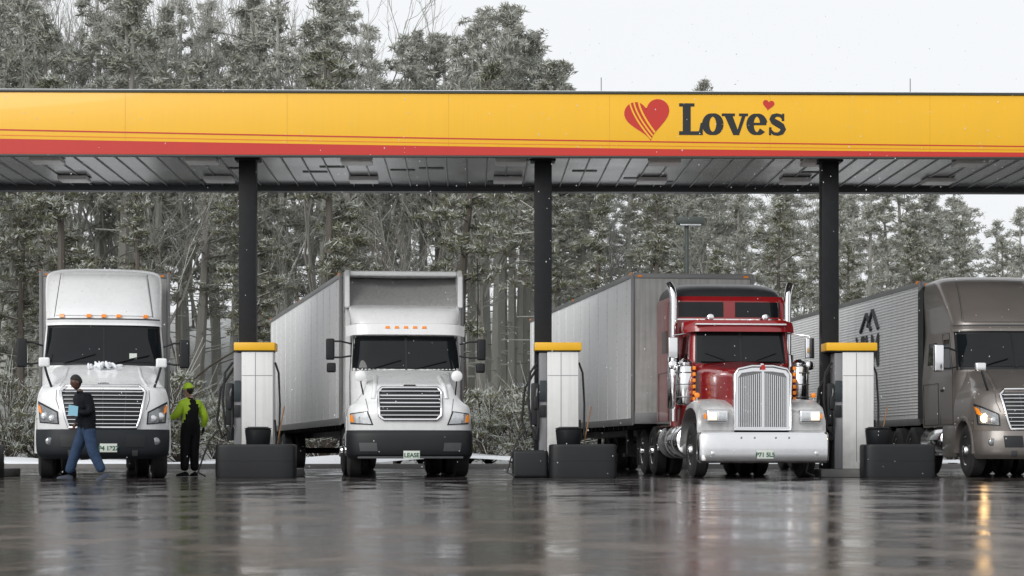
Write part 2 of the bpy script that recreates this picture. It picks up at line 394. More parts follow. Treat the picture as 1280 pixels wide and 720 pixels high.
        side_poly(P,'door_window',GLASS,C,s,[(2.45,2.15),(3.15,2.15),(3.15,2.78),(2.75,2.78)][::1])
        side_line(P,'door_seam',BLACK,C,s,[(2.3,1.05),(3.25,1.05),(3.25,2.9),(2.75,2.9),(2.3,2.1)])
        side_poly(P,'sleeper_window',GLASS,C,s,[(3.7,2.3),(4.3,2.3),(4.3,2.75),(3.7,2.75)])
        side_line(P,'sleeper_seam',BLACK,C,s,[(3.4,1.05),(4.6,1.05),(4.6,1.9),(3.4,1.9)])
        side_poly(P,'extender_seam',BLACK,C,s,[(4.70,1.2),(4.745,1.2),(4.745,3.95),(4.70,3.95)])
        box(P,'door_handle',BLACK,s*1.165-.02,s*1.165+.02,3.0,3.15,1.72,1.77,.008)
        box(P,'side_fairing',lower_m,s*1.02-.17,s*1.02+.17,2.0,3.0,.38,1.02,.05)
        cyl(P,'fuel_tank',CHROME,(s*.92,3.05,.72),(s*.92,4.6,.72),.31,n=28,bev=.03)
        box(P,'cab_step',STEEL,s*1.10-.12,s*1.10+.12,3.1,3.8,.42,.46,.01)
        prism(P,'side_extender',BLACK if lit else paint,[(4.7,1.2),(5.15,1.2),(5.15,3.9),(4.7,4.0)],s*1.12-.025,s*1.12+.025)
    plate(P,.1,.02,.56,ptxt)
    if snow:
        bm=bmesh.new()
        for i in range(34):
            x=random.gauss(-.05,.15)
            b2=bmesh.new(); bmesh.ops.create_icosphere(b2,subdivisions=2,radius=1)
            s=random.uniform(.02,.055)
            merge(bm,b2,Matrix.Translation((x+random.gauss(0,.08),1.82-random.random()*.4,2.10+max(0,.06-abs(x)*.3)*random.random()))@Matrix.Rotation(random.random()*3,4,'Y')@Matrix.Diagonal((s*1.8,s*1.5,s*random.uniform(.4,.9),1)))
        fin(P,'windscreen_snow',bm,SNOW,180)
    return H,B,C

def semi(x,y,yaw,tx,ty,tyaw):
    root=empty('semi_truck',(x,y,0)); a=empty('tractor',(0,0,0),R(yaw),root); b=empty('trailer',(tx-x,ty-y,0),R(tyaw),root); return a,b
T,TR=semi(-7.42,38.3,10.5,-8.38,43.5,11.3)
aero_tractor(T,WHITE,BUMPD,WHITE); trailer(TR,H=4.17)
T,TR=semi(9.98,39.5,3.0,9.98,45.1,5.0)
aero_tractor(T,BRONZE,BRONZE,BRONZE,lit=True,snow=False,mirr=CHROME,ptxt='TC 4802'); trailer(TR,H=4.10,style='corr')
T.scale=(1,1,.985)

# ------------------------------------------------------------ truck 2
T,TR=semi(-1.92,40.0,5.4,-2.33,44.6,11.8); P=T
tractor_under(P,5.0)
H=Surf([(.9,1.19,.14,.6),(1.2,1.19,.12,.6),(1.36,1.15,.17,.6),(1.48,1.0,.26,.5),(1.74,.84,.42,.36),(1.86,.82,.85,.36),(2.0,.84,1.4,.38),(2.12,.88,1.9,.35)],2.8)
B=Surf([(.36,1.16,.1,.45),(.45,1.205,.02,.5),(.8,1.21,.01,.5),(.895,1.20,.05,.5)],3.2)
C=Surf([(1.0,1.10,2.05,.3),(2.0,1.11,1.95,.36),(2.12,1.10,1.90,.38),(2.5,1.07,2.04,.38),(2.78,1.05,2.15,.36),(3.0,1.06,2.22,.36),(3.2,1.09,2.32,.36),(3.36,1.12,2.52,.34),(3.46,1.10,2.85,.3)],3.4)
B.loft(P,'bumper',BLACK,.36,.895,.7); H.loft(P,'nose_panel',WHITE,.9,1.1,.7); H.loft(P,'hood',WHITE,1.101,2.12,2.1); C.loft(P,'cab',WHITE,1.0,3.46,3.4)
C.patch(P,'windscreen_seal',BLACK,[(-1.07,2.10),(1.07,2.10),(1.03,2.80),(-1.03,2.80)],.006,28)
C.patch(P,'windscreen_glass',GLASS,[(-1.04,2.15),(1.04,2.15),(1.0,2.76),(-1.0,2.76)],.014,28)
C.patch(P,'windscreen_divider',BLACK,[(-.02,2.1),(.02,2.1),(.02,2.8),(-.02,2.8)],.024,2)
C.patch(P,'sun_visor',WHITE,[(-1.03,2.76),(1.03,2.76),(1.035,2.985),(-1.035,2.985)],.17,28,4,.03)
C.patch(P,'sun_visor_shadow_line',BLACK,[(-1.04,2.98),(1.04,2.98),(1.045,3.05),(-1.045,3.05)],.012,28,2)  # dark strip painted on as the shadow line above the visor
for x in(-1,-.5,0,.5,1):
    a=C.pt(x*.98,2.97,.02); b_=C.pt(x*.98,2.97,.16); tube(P,'sun_visor_bracket',STEEL,[a,b_],.012,6)
for x in(-.36,-.18,0,.18,.36): C.patch(P,'roof_marker_lamp',AMBER,[(x-.045,2.89),(x+.045,2.89),(x+.035,2.935),(x-.035,2.935)],.185,4,2,.02)
wiper(C,P,'wiper_l',-.7,2.13,-.1,2.3); wiper(C,P,'wiper_r',.15,2.13,.8,2.28)
H.patch(P,'grille_mesh',BLACK,[(-.58,1.13),(.58,1.13),(.58,1.68),(-.58,1.68)],.012)
gl=[(-.50,1.10),(.50,1.10),(.585,1.17),(.60,1.62),(.53,1.70),(-.53,1.70),(-.60,1.62),(-.585,1.17)]
H.line(P,'grille_surround',CHROME,gl,.02,.03,8,True)
for k in range(7):
    z=1.18+k*.075; H.line(P,'grille_bar_%d'%k,CHROME,[(-.57,z),(.57,z)],.028,.015,6)
H.patch(P,'badge',CHROME,[(-.12,1.725),(.12,1.725),(.11,1.76),(-.11,1.76)],.02,4,2)
for s in(-1,1):
    def Q(a): return [(s*x,z) for x,z in a] if s>0 else [(s*a[i][0],a[i][1]) for i in (1,0,3,2)]
    H.patch(P,'headlamp_housing',BLACK,Q([(.70,1.0),(1.12,1.02),(1.13,1.22),(.80,1.26)]),.012,8,4)
    H.patch(P,'headlamp_lens',LENS,Q([(.73,1.02),(1.10,1.04),(1.11,1.20),(.82,1.24)]),.02,8,4)
    H.patch(P,'turn_signal',AMBER,Q([(1.05,1.05),(1.11,1.06),(1.12,1.19),(1.07,1.19)]),.03,3,3)
    H.line(P,'hood_crease',WHITE,[(s*.70,1.5),(s*.66,1.74),(s*.62,1.95)],-.01,.05,8)
    H.line(P,'hood_seam',DKGREY,[(s*.78,1.0),(s*.80,1.30),(s*.84,1.5)],.001,.006,5)
    B.patch(P,'bumper_inlet',DKGREY,Q([(.62,.5),(.95,.5),(.97,.66),(.64,.66)]),.012,6,3)
    arch(P,'wheel_arch',WHITE,s,1.28,.60,.67,.9,1.20,-5,185)
    bx=H.pt(s*.88,1.58,0)
    tube(P,'hood_mirror_arm',BLACK,[bx,(s*.92,.75,1.8),(s*.93,.75,1.92)],.015,8)
    c=Vector((s*.93,.75,1.95)); cyl(P,'hood_mirror',WHITE,c+Vector((0,.08,0)),c+Vector((0,-.02,0)),.08,.11,18,.02)
    mirror_big(P,'door_mirror',s*1.50,1.95,2.52,.17,.42,BLACK,s,2.1,2.5,s*1.08)
    box(P,'convex_mirror',BLACK,s*1.48-.09,s*1.48+.09,1.9,2.04,2.06,2.25,.035,3)
    side_poly(P,'door_window',GLASS,C,s,[(2.4,2.1),(3.1,2.1),(3.1,2.72),(2.6,2.72)])
    side_line(P,'door_seam',BLACK,C,s,[(2.2,1.05),(3.2,1.05),(3.2,2.85),(2.6,2.85),(2.2,2.05)])
    prism(P,'roof_deflector_fin',WHITE,[(2.95,3.42),(4.85,3.40),(4.85,4.2),(3.2,4.2),(3.0,4.05)],s*1.15-.05,s*1.15+.05,.015)
    prism(P,'sleeper_side',WHITE,[(3.3,1.0),(4.8,1.0),(4.8,3.42),(3.3,3.42)],s*1.13-.05,s*1.13+.05,.01)
    prism(P,'side_extender',WHITE,[(4.8,1.2),(5.2,1.2),(5.2,4.15),(4.8,4.15)],s*1.17-.02,s*1.17+.02)
    for i,ch in enumerate('502'): text(P,'fleet_number',BLKV,ch,.22,(s*1.27,5.0,4.0-i*.22),(R(90),0,0),.006)
    box(P,'extender_edge_plate',WHITE,s*1.26-.085,s*1.26+.085,5.02,5.04,3.3,4.2,.005)
    box(P,'side_step_fairing',WHITE,s*1.0-.15,s*1.0+.15,2.0,3.0,.38,1.0,.04)
    cyl(P,'fuel_tank',CHROME,(s*.92,3.05,.72),(s*.92,4.6,.72),.31,n=28,bev=.03)
box(P,'sleeper_box',WHITE,-1.08,1.08,3.35,4.8,1.0,3.42,.03)
bm=bmesh.new(); rs=[]
for i in range(13):
    t=i/12; y=3.12+.75*t**1.3; z=3.44+.64*t; rs.append([(-1.10+2.20*k/20,y+.18*math.cos((k/20-.5)*math.pi)-.06,z) for k in range(21)])
rings(bm,rs,cap=False,closed_u=False); fin(P,'roof_deflector_panel',bm,DEFL)
box(P,'roof_deflector_lip',WHITE,-1.10,1.10,3.28,4.8,4.09,4.19,.035,3)
plate(P,.02,.0,.43,'LEASE')
box(P,'bumper_lip',DKGREY,-1.0,1.0,.0,.05,.36,.40,.01)
trailer(TR,H=4.22)
tube(P,'cb_antenna',BLACK,[(1.42,2.0,2.75),(1.44,2.0,3.6),(1.42,2.0,4.35)],.012,6)

# ------------------------------------------------------------ truck 3 (long-nose conventional)
T,TR=semi(4.70,39.2,5.6,3.84,44.9,7.4); P=T
tractor_under(P,5.3)
Bm=Surf([(.28,1.2,.05,.22),(.33,1.235,.0,.22),(.8,1.235,.0,.22),(.85,1.22,.03,.22)],4.5)
Bm.loft(P,'chrome_bumper',CHROME,.28,.85,.34)
for s in(-1,1):
    c=Bm.pt(s*.98,.46,0); cyl(P,'bumper_lamp',LENS,c+Vector((0,.02,0)),c+Vector((0,-.02,0)),.045,.04,14,.004)
    for x in(.2,.45): cyl(P,'bumper_bolt',STEEL,(s*x,.0,.75),(s*x,-.012,.75),.02,n=10,bev=.002)
plate(P,.0,-.004,.44,'P71 5L5')
out=[(-.53,.9),(.53,.9),(.53,1.93),(.46,2.03),(.2,2.085),(-.2,2.085),(-.46,2.03),(-.53,1.93)]
bm=bmesh.new(); rings(bm,[[(x,.22,z) for x,z in out],[(x,.4,z) for x,z in out]]); fin(P,'grille_shell',bm,CHROME,20)
inn=[(-.46,.95),(.46,.95),(.46,1.88),(.40,1.96),(.18,1.99),(-.18,1.99),(-.40,1.96),(-.46,1.88)]
bm=bmesh.new(); rings(bm,[[(x,.217,z) for x,z in inn],[(x,.23,z) for x,z in inn]]); fin(P,'grille_screen',bm,mat('grille_screen',(.22,.22,.22),.35,metal=.7,vary=.4,vscale=40),20)
bm=bmesh.new()
for k in range(23):
    x=-.44+k*.04; bbox(bm,x-.008,x+.008,.195,.216,.95,1.97-.10*abs(x)/.46,.003,1)
bbox(bm,-.025,.025,.19,.216,.95,2.0,.004,1)
fin(P,'grille_bars',bm,CHROME,30)
bm=bmesh.new(); sweepb(bm,[(x,.215,z) for x,z in out],.028,8,True); fin(P,'grille_frame',bm,CHROME,50)
ngon(P,'grille_badge',REDL,[(-.05,2.02),(.05,2.02),(.03,2.11),(-.03,2.11)],.18)
box(P,'hood_ornament',CHROME,-.03,.03,.25,.40,2.08,2.14,.015)
def rr(y,w,z0,z1,r,crown=.05,n=6):
    p=[(-w,z0),(-w,(z0+z1)/2)]
    for i in range(n+1):
        a=math.pi-math.pi/2*i/n; p.append((-w+r+r*math.cos(a),z1-r+r*math.sin(a)))
    p+=[(-w*.4,z1+crown*.7),(0,z1+crown),(w*.4,z1+crown*.7)]
    for i in range(n+1):
        a=math.pi/2-math.pi/2*i/n; p.append((w-r+r*math.cos(a),z1-r+r*math.sin(a)))
    p+=[(w,(z0+z1)/2),(w,z0)]
    return [(x,y,z) for x,z in p]
bm=bmesh.new(); rings(bm,[rr(.30,.50,.95,1.97,.13),rr(.36,.52,.95,2.0,.15),rr(1.2,.70,1.0,2.10,.2),rr(2.25,.90,1.0,2.22,.22)]); fin(P,'hood',bm,RED,40)
C=Surf([(1.0,.99,2.3,.25),(2.1,1.0,2.22,.25),(2.24,1.0,2.2,.25),(2.55,.985,2.26,.25),(2.86,.96,2.33,.25),(3.0,.96,2.4,.3),(3.08,.90,2.6,.3)],4)
C.loft(P,'cab',RED,1.0,3.08,3.4)
C.patch(P,'windscreen_seal',BLACK,[(-.90,2.22),(.90,2.22),(.87,2.88),(-.87,2.88)],.006,20)
for s in(-1,1):
    a,b=sorted((s*.03,s*.86)); C.patch(P,'windscreen_pane',GLASS,[(a,2.26),(b,2.26),(b*.98,2.84),(a*.98,2.84)],.014,14)
    wiper(C,P,'wiper',s*.2,2.24,s*.7,2.42)
C.patch(P,'sun_visor',RED,[(-.95,2.80),(.95,2.80),(.95,2.97),(-.95,2.97)],.16,20,4,.18)
for x in(-.8,-.3,0,.3,.8): cyl(P,'cab_marker_lamp',AMBER,(x,2.45,3.04),(x,2.30,3.07),.042,.025,12)
box(P,'snow_on_visor',SNOW,-.9,.9,2.14,2.35,2.972,3.0,.012)
S2=Surf([(1.0,1.17,3.35,.15),(3.0,1.17,3.35,.15),(3.5,1.17,3.36,.2),(3.62,1.15,3.42,.25)],5)
S2.loft(P,'sleeper',RED,1.0,3.62,5.2)
D=Surf([(3.621,1.14,3.44,.35),(3.75,1.10,3.55,.45),(3.86,1.0,3.8,.5),(3.92,.85,4.1,.4)],3)
D.loft(P,'sleeper_roof',mat('dark_roof',(.035,.036,.04),.35,vary=.2),3.621,3.92,5.15)
for a,b in((-1.03,-.12),(.12,1.03)): S2.patch(P,'sleeper_front_window',GLASS,[(a,3.2),(b,3.2),(b,3.50),(a,3.50)],.012,12)
S2.patch(P,'sleeper_trim',CHROME,[(-1.05,3.14),(1.05,3.14),(1.05,3.165),(-1.05,3.165)],.015,12,2)
for s in(-1,1):
    pts=[(.28,.92),(.30,1.18),(.45,1.34),(.75,1.43),(1.1,1.45),(1.5,1.40),(1.85,1.2),(2.05,.95),(2.12,.7)]
    bm=bmesh.new(); rs=[]
    for y,z in pts: rs.append([(s*.52,y,z+.02),(s*.8,y,z+.05),(s*1.1,y,z+.03),(s*1.2,y+.01,z-.03),(s*1.225,y+.02,z-.12),(s*1.21,y+.03,z-.13),(s*1.1,y+.05,z-.05),(s*.52,y+.05,z-.08)])
    rings(bm,rs); fin(P,'fender',bm,FENDER,50)
    prism(P,'fender_front',FENDER,[(.28,.86),(.26,1.2),(.5,1.38),(.62,1.3),(.62,.86)],s*.54,s*1.18,.03)
    box(P,'headlamp_pod',CHROME,s*.88-.2,s*.88+.2,.10,.36,1.03,1.27,.04,3)
    for k,x in enumerate((.79,.97)):
        box(P,'headlamp',LAMPDIM if (k==1) else LENS,s*x-.075,s*x+.075,.085,.11,1.08,1.22,.012)
    box(P,'pod_turn_signal',AMBER,s*1.10-.02,s*1.10+.02,.13,.2,1.1,1.2,.01)
    cyl(P,'fender_turn_signal',AMBER,(s*1.12,.9,1.56),(s*1.12,.83,1.56),.05,n=16)
    tube(P,'fender_signal_stem',CHROME,[(s*1.12,.88,1.45),(s*1.12,.88,1.55)],.012)
    cyl(P,'air_cleaner',CHROME,(s*1.13,2.05,1.40),(s*1.13,2.05,2.18),.185,n=28,bev=.04)
    cyl(P,'air_cleaner_cap',CHROME,(s*1.13,2.05,2.19),(s*1.13,2.05,2.30),.15,.09,24,.03)
    bm=bmesh.new()
    for z in(1.55,1.8,2.03): sweepb(bm,[(s*1.13+.19*math.cos(a),2.05+.19*math.sin(a),z) for a in [2*math.pi*k/20 for k in range(20)]],.012,6,True)
    fin(P,'air_cleaner_straps',bm,STEEL)
    bm=bmesh.new()
    for k in range(6): bbox(bm,s*.99-.03,s*.99+.03,1.86,1.88,1.48+k*.12,1.55+k*.12,.008)
    fin(P,'air_cleaner_lamps',bm,AMBER)
    pt=[(s*1.16,3.2,1.1),(s*1.16,3.2,3.45),(s*1.165,3.2,3.62),(s*1.19,3.24,3.75),(s*1.24,3.32,3.85)]
    tube(P,'exhaust_stack',CHROME,pt,.075,20)
    cyl(P,'muffler_shield',CHROME,(s*1.16,3.2,1.35),(s*1.16,3.2,2.45),.12,n=24,bev=.02)
    box(P,'door_mirror',CHROME,s*1.36-.09,s*1.36+.09,2.1,2.17,2.32,2.72,.02,3)
    cyl(P,'convex_mirror',CHROME,(s*1.36,2.16,2.18),(s*1.36,2.11,2.18),.09,n=18)
    bm=bmesh.new(); sweepb(bm,[(s*.98,2.4,2.82),(s*1.36,2.16,2.76),(s*1.36,2.16,2.1),(s*.98,2.4,2.05)],.014,8); fin(P,'mirror_bracket',bm,CHROME)
    side_poly(P,'door_window',GLASS,C,s,[(2.55,2.2),(3.2,2.2),(3.2,2.78),(2.62,2.78)])
    side_line(P,'door_seam',BLACK,C,s,[(2.45,1.05),(3.3,1.05),(3.3,2.9),(2.5,2.9)])
    side_poly(P,'sleeper_window',GLASS,S2,s,[(3.9,2.5),(4.5,2.5),(4.5,2.95),(3.9,2.95)])
    side_line(P,'sleeper_door',BLACK,S2,s,[(3.7,1.1),(4.9,1.1),(4.9,2.1),(3.7,2.1)])
    side_poly(P,'sleeper_stripe',CHROME,S2,s,[(3.5,1.02),(5.15,1.02),(5.15,1.1),(3.5,1.1)],.012)
    cyl(P,'fuel_tank',CHROME,(s*.95,2.35,.70),(s*.95,4.6,.70),.33,n=32,bev=.04)
    bm=bmesh.new()
    for yy in(2.7,3.5,4.3): sweepb(bm,[(s*.95+.335*math.cos(a),yy,.70+.335*math.sin(a)) for a in [2*math.pi*k/24 for k in range(24)]],.014,6,True)
    fin(P,'fuel_tank_straps',bm,STEEL)
    box(P,'battery_box',CHROME,s*.98-.22,s*.98+.22,4.62,5.1,.5,.95,.03)
    cyl(P,'air_horn',CHROME,(s*.55,2.45,3.14),(s*.55,3.0,3.14),.07,.02,16)
box(P,'cowl_trim',BLACK,-.8,.8,2.12,2.26,2.25,2.27,.01)
trailer(TR,H=4.26)

# ------------------------------------------------------------ canopy
def ribbon2(pts,ws):
    L_=[];R_=[]
    for i,p in enumerate(pts):
        a=pts[max(i-1,0)]; b=pts[min(i+1,len(pts)-1)]; t=Vector((b[0]-a[0],b[1]-a[1])).normalized(); n=Vector((-t.y,t.x)); w=ws[i] if isinstance(ws,(list,tuple)) else ws
        L_.append((p[0]+n.x*w/2,p[1]+n.y*w/2)); R_.append((p[0]-n.x*w/2,p[1]-n.y*w/2))
    return L_,R_
def rib(bm,pts,ws,y,ox,oz):
    l,r=ribbon2(pts,ws); a=[bm.verts.new((ox+x,y,oz+z)) for x,z in l]; b=[bm.verts.new((ox+x,y,oz+z)) for x,z in r]
    for i in range(len(a)-1): bm.faces.new([a[i],a[i+1],b[i+1],b[i]])
def pg(bm,pts,y,ox,oz): bm.faces.new([bm.verts.new((ox+x,y,oz+z)) for x,z in pts])
CAN=empty('gas_station_canopy',(0,40.0,0),R(1.2)); P=CAN
X0,X1=-15.,16.5; Z0,Z1=6.1,7.27; DEP=5.7
box(P,'fascia_front',YEL,X0,X1,0,.12,Z0,Z1,.01)
box(P,'fascia_back',DKGREY,X0,X1,DEP-.12,DEP,Z0-.02,Z1,.01)
box(P,'fascia_side_left',YEL,X0,X0+.12,.123,DEP-.123,Z0,Z1,.01); box(P,'fascia_side_right',YEL,X1-.12,X1,.123,DEP-.123,Z0,Z1,.01)
box(P,'top_flashing',FLASH,X0-.02,X1+.02,-.03,DEP+.02,Z1+.003,Z1+.05,.008)
box(P,'bottom_trim',FLASH,X0-.01,X1+.01,-.012,.13,Z0-.035,Z0-.003,.006)
box(P,'roof_snow',SNOW,X0+.1,X1-.1,.15,DEP-.2,Z1+.052,Z1+.09,.015)
n=40
def swoosh(name,m,f0,f1,y):
    bm=bmesh.new(); a=[];b=[]
    for i in range(n+1):
        x=X0+(X1-X0)*i/n; t=(x+9.7)/19.4; a.append(bm.verts.new((x,y,f0(t)))); b.append(bm.verts.new((x,y,f1(t))))
    for i in range(n): bm.faces.new([a[i],a[i+1],b[i+1],b[i]])
    fin(P,name,bm,m,smooth=False)
swoosh('red_band',REDF,lambda t:Z0+.002,lambda t:6.39-.20*t-.03*math.sin(t*3),-.005)
swoosh('red_pinstripe',REDF,lambda t:6.545-.25*t-.03*math.sin(t*3),lambda t:6.572-.255*t-.03*math.sin(t*3),-.005)
swoosh('orange_pinstripe',ORF,lambda t:6.45-.215*t-.03*math.sin(t*3),lambda t:6.465-.22*t-.03*math.sin(t*3),-.005)
bm=bmesh.new(); x=X0+1.6
while x<X1: bbox(bm,x-.003,x+.003,-.002,.0,Z0,Z1); x+=3.05
fin(P,'fascia_seams',bm,mat('seam',(.68,.36,.02),.5),smooth=False)
bm=bmesh.new(); ox,oz=3.17,6.50; y=-.006
pg(bm,[(.07,.0),(.22,.0),(.22,.6),(.07,.6)],y,ox,oz); pg(bm,[(0,.54),(.29,.54),(.29,.6),(0,.6)],y-.001,ox,oz); pg(bm,[(0,0),(.45,0),(.45,.07),(0,.07)],y-.002,ox,oz); pg(bm,[(.37,.03),(.45,.03),(.45,.23),(.41,.23)],y-.003,ox,oz)
def ell(cx,cz,rx,rz,a0,a1,k=30): return [(cx+rx*math.cos(R(a0+(a1-a0)*i/k)),cz+rz*math.sin(R(a0+(a1-a0)*i/k))) for i in range(k+1)]
e=ell(.64,.205,.135,.175,0,360); rib(bm,e,[.055+.085*abs(math.cos(R(360*i/30)))for i in range(31)],y,ox,oz)
pg(bm,[(.86,.38),(1.01,.38),(1.10,.14),(1.14,.0),(1.03,.0)],y,ox,oz); pg(bm,[(1.08,.0),(1.14,.0),(1.27,.38),(1.20,.38)],y-.001,ox,oz)
pg(bm,[(.81,.36),(1.06,.36),(1.06,.41),(.81,.41)],y-.002,ox,oz); pg(bm,[(1.14,.36),(1.31,.36),(1.31,.41),(1.14,.41)],y-.002,ox,oz)
e=ell(1.48,.205,.13,.175,8,322); rib(bm,e,[.05+.09*abs(math.cos(R(8+314*i/30)))for i in range(31)],y,ox,oz); pg(bm,[(1.38,.19),(1.66,.19),(1.66,.235),(1.38,.235)],y-.001,ox,oz)
sp=[(1.98,.32),(1.93,.37),(1.86,.385),(1.79,.36),(1.77,.31),(1.80,.26),(1.87,.22),(1.95,.17),(1.98,.11),(1.95,.05),(1.88,.02),(1.80,.03),(1.74,.09)]
rib(bm,sp,[.05,.06,.065,.09,.11,.12,.125,.12,.11,.09,.065,.06,.05],y,ox,oz)
pg(bm,[(1.95,.27),(2.0,.27),(2.0,.41),(1.96,.41)],y-.001,ox,oz); pg(bm,[(1.71,.0),(1.75,.0),(1.76,.15),(1.71,.15)],y-.001,ox,oz)
fin(P,'sign_lettering',bm,BLKV,smooth=False)
def heart(cx,cz,s,rot=0,k=60):
    o=[]
    for i in range(k):
        t=2*math.pi*i/k; x=16*math.sin(t)**3; z=13*math.cos(t)-5*math.cos(2*t)-2*math.cos(3*t)-math.cos(4*t)
        x*=s/32; z=z*s/32; c,q=math.cos(rot),math.sin(rot); o.append((cx+x*c-z*q,cz+x*q+z*c))
    return o
y=-.006
ngon(P,'sign_heart',REDF,heart(2.57,6.83,.86,R(8)),y)
def clipline(off,w,yy):
    H_=heart(2.57,6.83,.90,R(8),160); bm=bmesh.new()
    def inside(px,pz):
        c=False; j=len(H_)-1
        for i in range(len(H_)):
            xi,zi=H_[i];xj,zj=H_[j]
            if (zi>pz)!=(zj>pz) and px<(xj-xi)*(pz-zi)/(zj-zi)+xi: c=not c
            j=i
        return c
    pts=[]
    for i in range(60):
        t=i/59; px=2.20+off+.62*t**1.5*.9; pz=7.14-.88*t
        if inside(px,pz): pts.append((px,pz))
    if len(pts)>3: rib(bm,pts,w,yy,0,0)
    return fin(P,'sign_heart_stripe',bm,YEL,smooth=False)
clipline(.03,.030,y-.003); clipline(.11,.030,y-.003); clipline(.20,.035,y-.003)
ngon(P,'sign_apostrophe_heart',REDF,heart(ox+1.70,oz+.58,.22,R(-8)),y)
bm=bmesh.new(); x=X0+.15
while x<X1-.5:
    bbox(bm,x,x+.385,.13,DEP-.13,Z0+.10,Z0+.13,.006,1); x+=.40
fin(P,'ceiling_deck_panels',bm,DECK,30)
bm=bmesh.new(); x=X0+.13
while x<X1-.2: bbox(bm,x,x+.018,.13,DEP-.13,Z0+.075,Z0+.12); x+=.40
fin(P,'ceiling_deck_ribs',bm,STEEL,smooth=False)
bm=bmesh.new()
for xx in range(-12,16,3):
    for yy in (1.2,4.0): bbox(bm,xx-.3,xx+.3,yy-.3,yy+.3,Z0+.0,Z0+.09,.02)
fin(P,'ceiling_light_fixtures',bm,PUMPW)
box(P,'ceiling_edge_gutter',DKGREY,X0+.12,X1-.12,DEP-.32,DEP-.125,Z0-.02,Z0+.12,.01)
colx=[-10.75,-5.08,.62,6.18,11.7]
for i,x in enumerate(colx):
    box(P,'column_%d'%i,COLM,x-.165,x+.165,.75,1.08,0.02,Z0+.074,.012)
    box(P,'column_head_plate_%d'%i,COLM,x-.24,x+.24,.68,1.15,Z0+.0,Z0+.07,.01)
    box(P,'roof_beam_%d'%i,COLM,x-.1,x+.1,.2,DEP-.2,Z0+.14,Z0+.5,.01)
for x in(1.73,7.7): tube(P,'roof_antenna',STEEL,[(x,.6,Z1),(x,.6,Z1+.42)],.01,6)
bm=bmesh.new()
for k in range(14):
    x=random.uniform(-9,12); yy=random.uniform(.5,5); bbox(bm,x-.25,x+.25,yy-.1,yy+.1,Z0+.088,Z0+.098)
fin(P,'ceiling_vents',bm,BLACK,smooth=False)

# ------------------------------------------------------------ pumps
def pump(x,y,tub=(-.26,1.0),left=(-.95,-.28),bk=.11,capx=(-.52,.38)):
    P=empty('fuel_pump',(x,y,0),R(1.2))
    box(P,'island_base',CONC,-.70,.72,.0,2.6,.0,.16,.03)
    bm=bmesh.new(); w=tub[1]-tub[0]; cx=(tub[0]+tub[1])/2; rs=[]
    for z,k in((.0,.985),(.04,1.),(.30,1.),(.302,.992),(.315,.992),(.317,1.),(.58,1.),(.61,.99),(.625,.965),(.63,.90),(.59,.89)):
        ring=[]
        for i in range(48):
            a=2*math.pi*i/48; ring.append((cx+w/2*k*math.copysign(abs(math.cos(a))**.3,math.cos(a)),-.42+.36*k*math.copysign(abs(math.sin(a))**.3,math.sin(a)),z+.001))
        rs.append(ring)
    rings(bm,rs); fin(P,'spill_tub',bm,BLACK,35)
    if left: box(P,'spill_tub_low',BLACK,left[0],left[1],-.5,-.05,.0,.52,.06,3)
    cyl(P,'waste_bucket',BLACK,(bk,-.4,.6),(bk,-.4,.92),.22,.25,24,.02)
    cyl(P,'waste_bucket_lid',BLACK,(bk,-.4,.921),(bk,-.4,.96),.26,.2,24,.012)
    box(P,'cabinet',PUMPW,-.28,.32,.03,.55,.162,2.40,.02)
    box(P,'cabinet_side',PUMPG,-.43,-.283,.05,.52,.162,2.38,.015)
    box(P,'cap',YELC,capx[0],capx[1],-.02,.60,2.42,2.575,.02)
    box(P,'cap_base',BLACK,capx[0]+.03,capx[1]-.04,.01,.57,2.40,2.418,.002)
    box(P,'panel_seam',PUMPG,-.02,-.008,.026,.03,.3,2.38,.001)
    box(P,'panel_seam_h',PUMPG,-.27,.31,.026,.03,1.94,1.95,.001)
    box(P,'display',SCREEN,-.42,-.295,.02,.05,1.45,1.85,.005)
    box(P,'card_reader',BLACK,-.41,-.30,.02,.05,1.15,1.38,.005)
    bm=bmesh.new()
    sweepb(bm,[(-.46,.2,2.2),(-.60,.12,2.0),(-.64,.05,1.5),(-.58,.0,.95),(-.48,-.02,.8),(-.45,-.03,1.05),(-.46,.0,1.35)],.024,8)
    sweepb(bm,[(-.46,.35,2.1),(-.70,.25,1.7),(-.76,.2,1.1),(-.66,.15,.75),(-.50,.1,.9),(-.48,.1,1.25)],.024,8)
    sweepb(bm,[(.34,.3,2.2),(.41,.25,2.0),(.44,.2,1.4),(.43,.15,.8),(.38,.12,.7),(.35,.12,1.1)],.02,8)
    sweepb(bm,[(-.7,-.15,.9),(-.86,-.2,.7),(-.98,-.3,.35),(-1.05,-.4,.1),(-.9,-.5,.03)],.018,8)
    fin(P,'hoses',bm,RUBBER)
    for xx,yy in((-.49,.0),(-.51,.1)):
        box(P,'nozzle_body',BLACK,xx-.05,xx+.03,yy-.06,yy+.06,1.3,1.55,.02); tube(P,'nozzle_spout',STEEL,[(xx,yy,1.5),(xx+.01,yy-.05,1.62),(xx+.02,yy+.02,1.7)],.015)
    box(P,'nozzle_holder',BLACK,-.58,-.44,.0,.3,1.0,1.8,.03)
    box(P,'squeegee_box',BLACK,-.56,-.44,.0,.2,.70,.98,.03)
    tube(P,'squeegee_handle',mat('wood_handle',(.3,.15,.06),.6),[(.42,-.1,.66),(.55,-.12,1.35)],.012)
    return P
pump(-4.88,40.25,(-.70,.80),None,.08,(-.42,.36)); pump(.95,40.25); pump(6.60,40.35,(.0,1.35),None,.32,(-.60,.38)); pump(12.2,40.45); pump(-10.6,40.1)

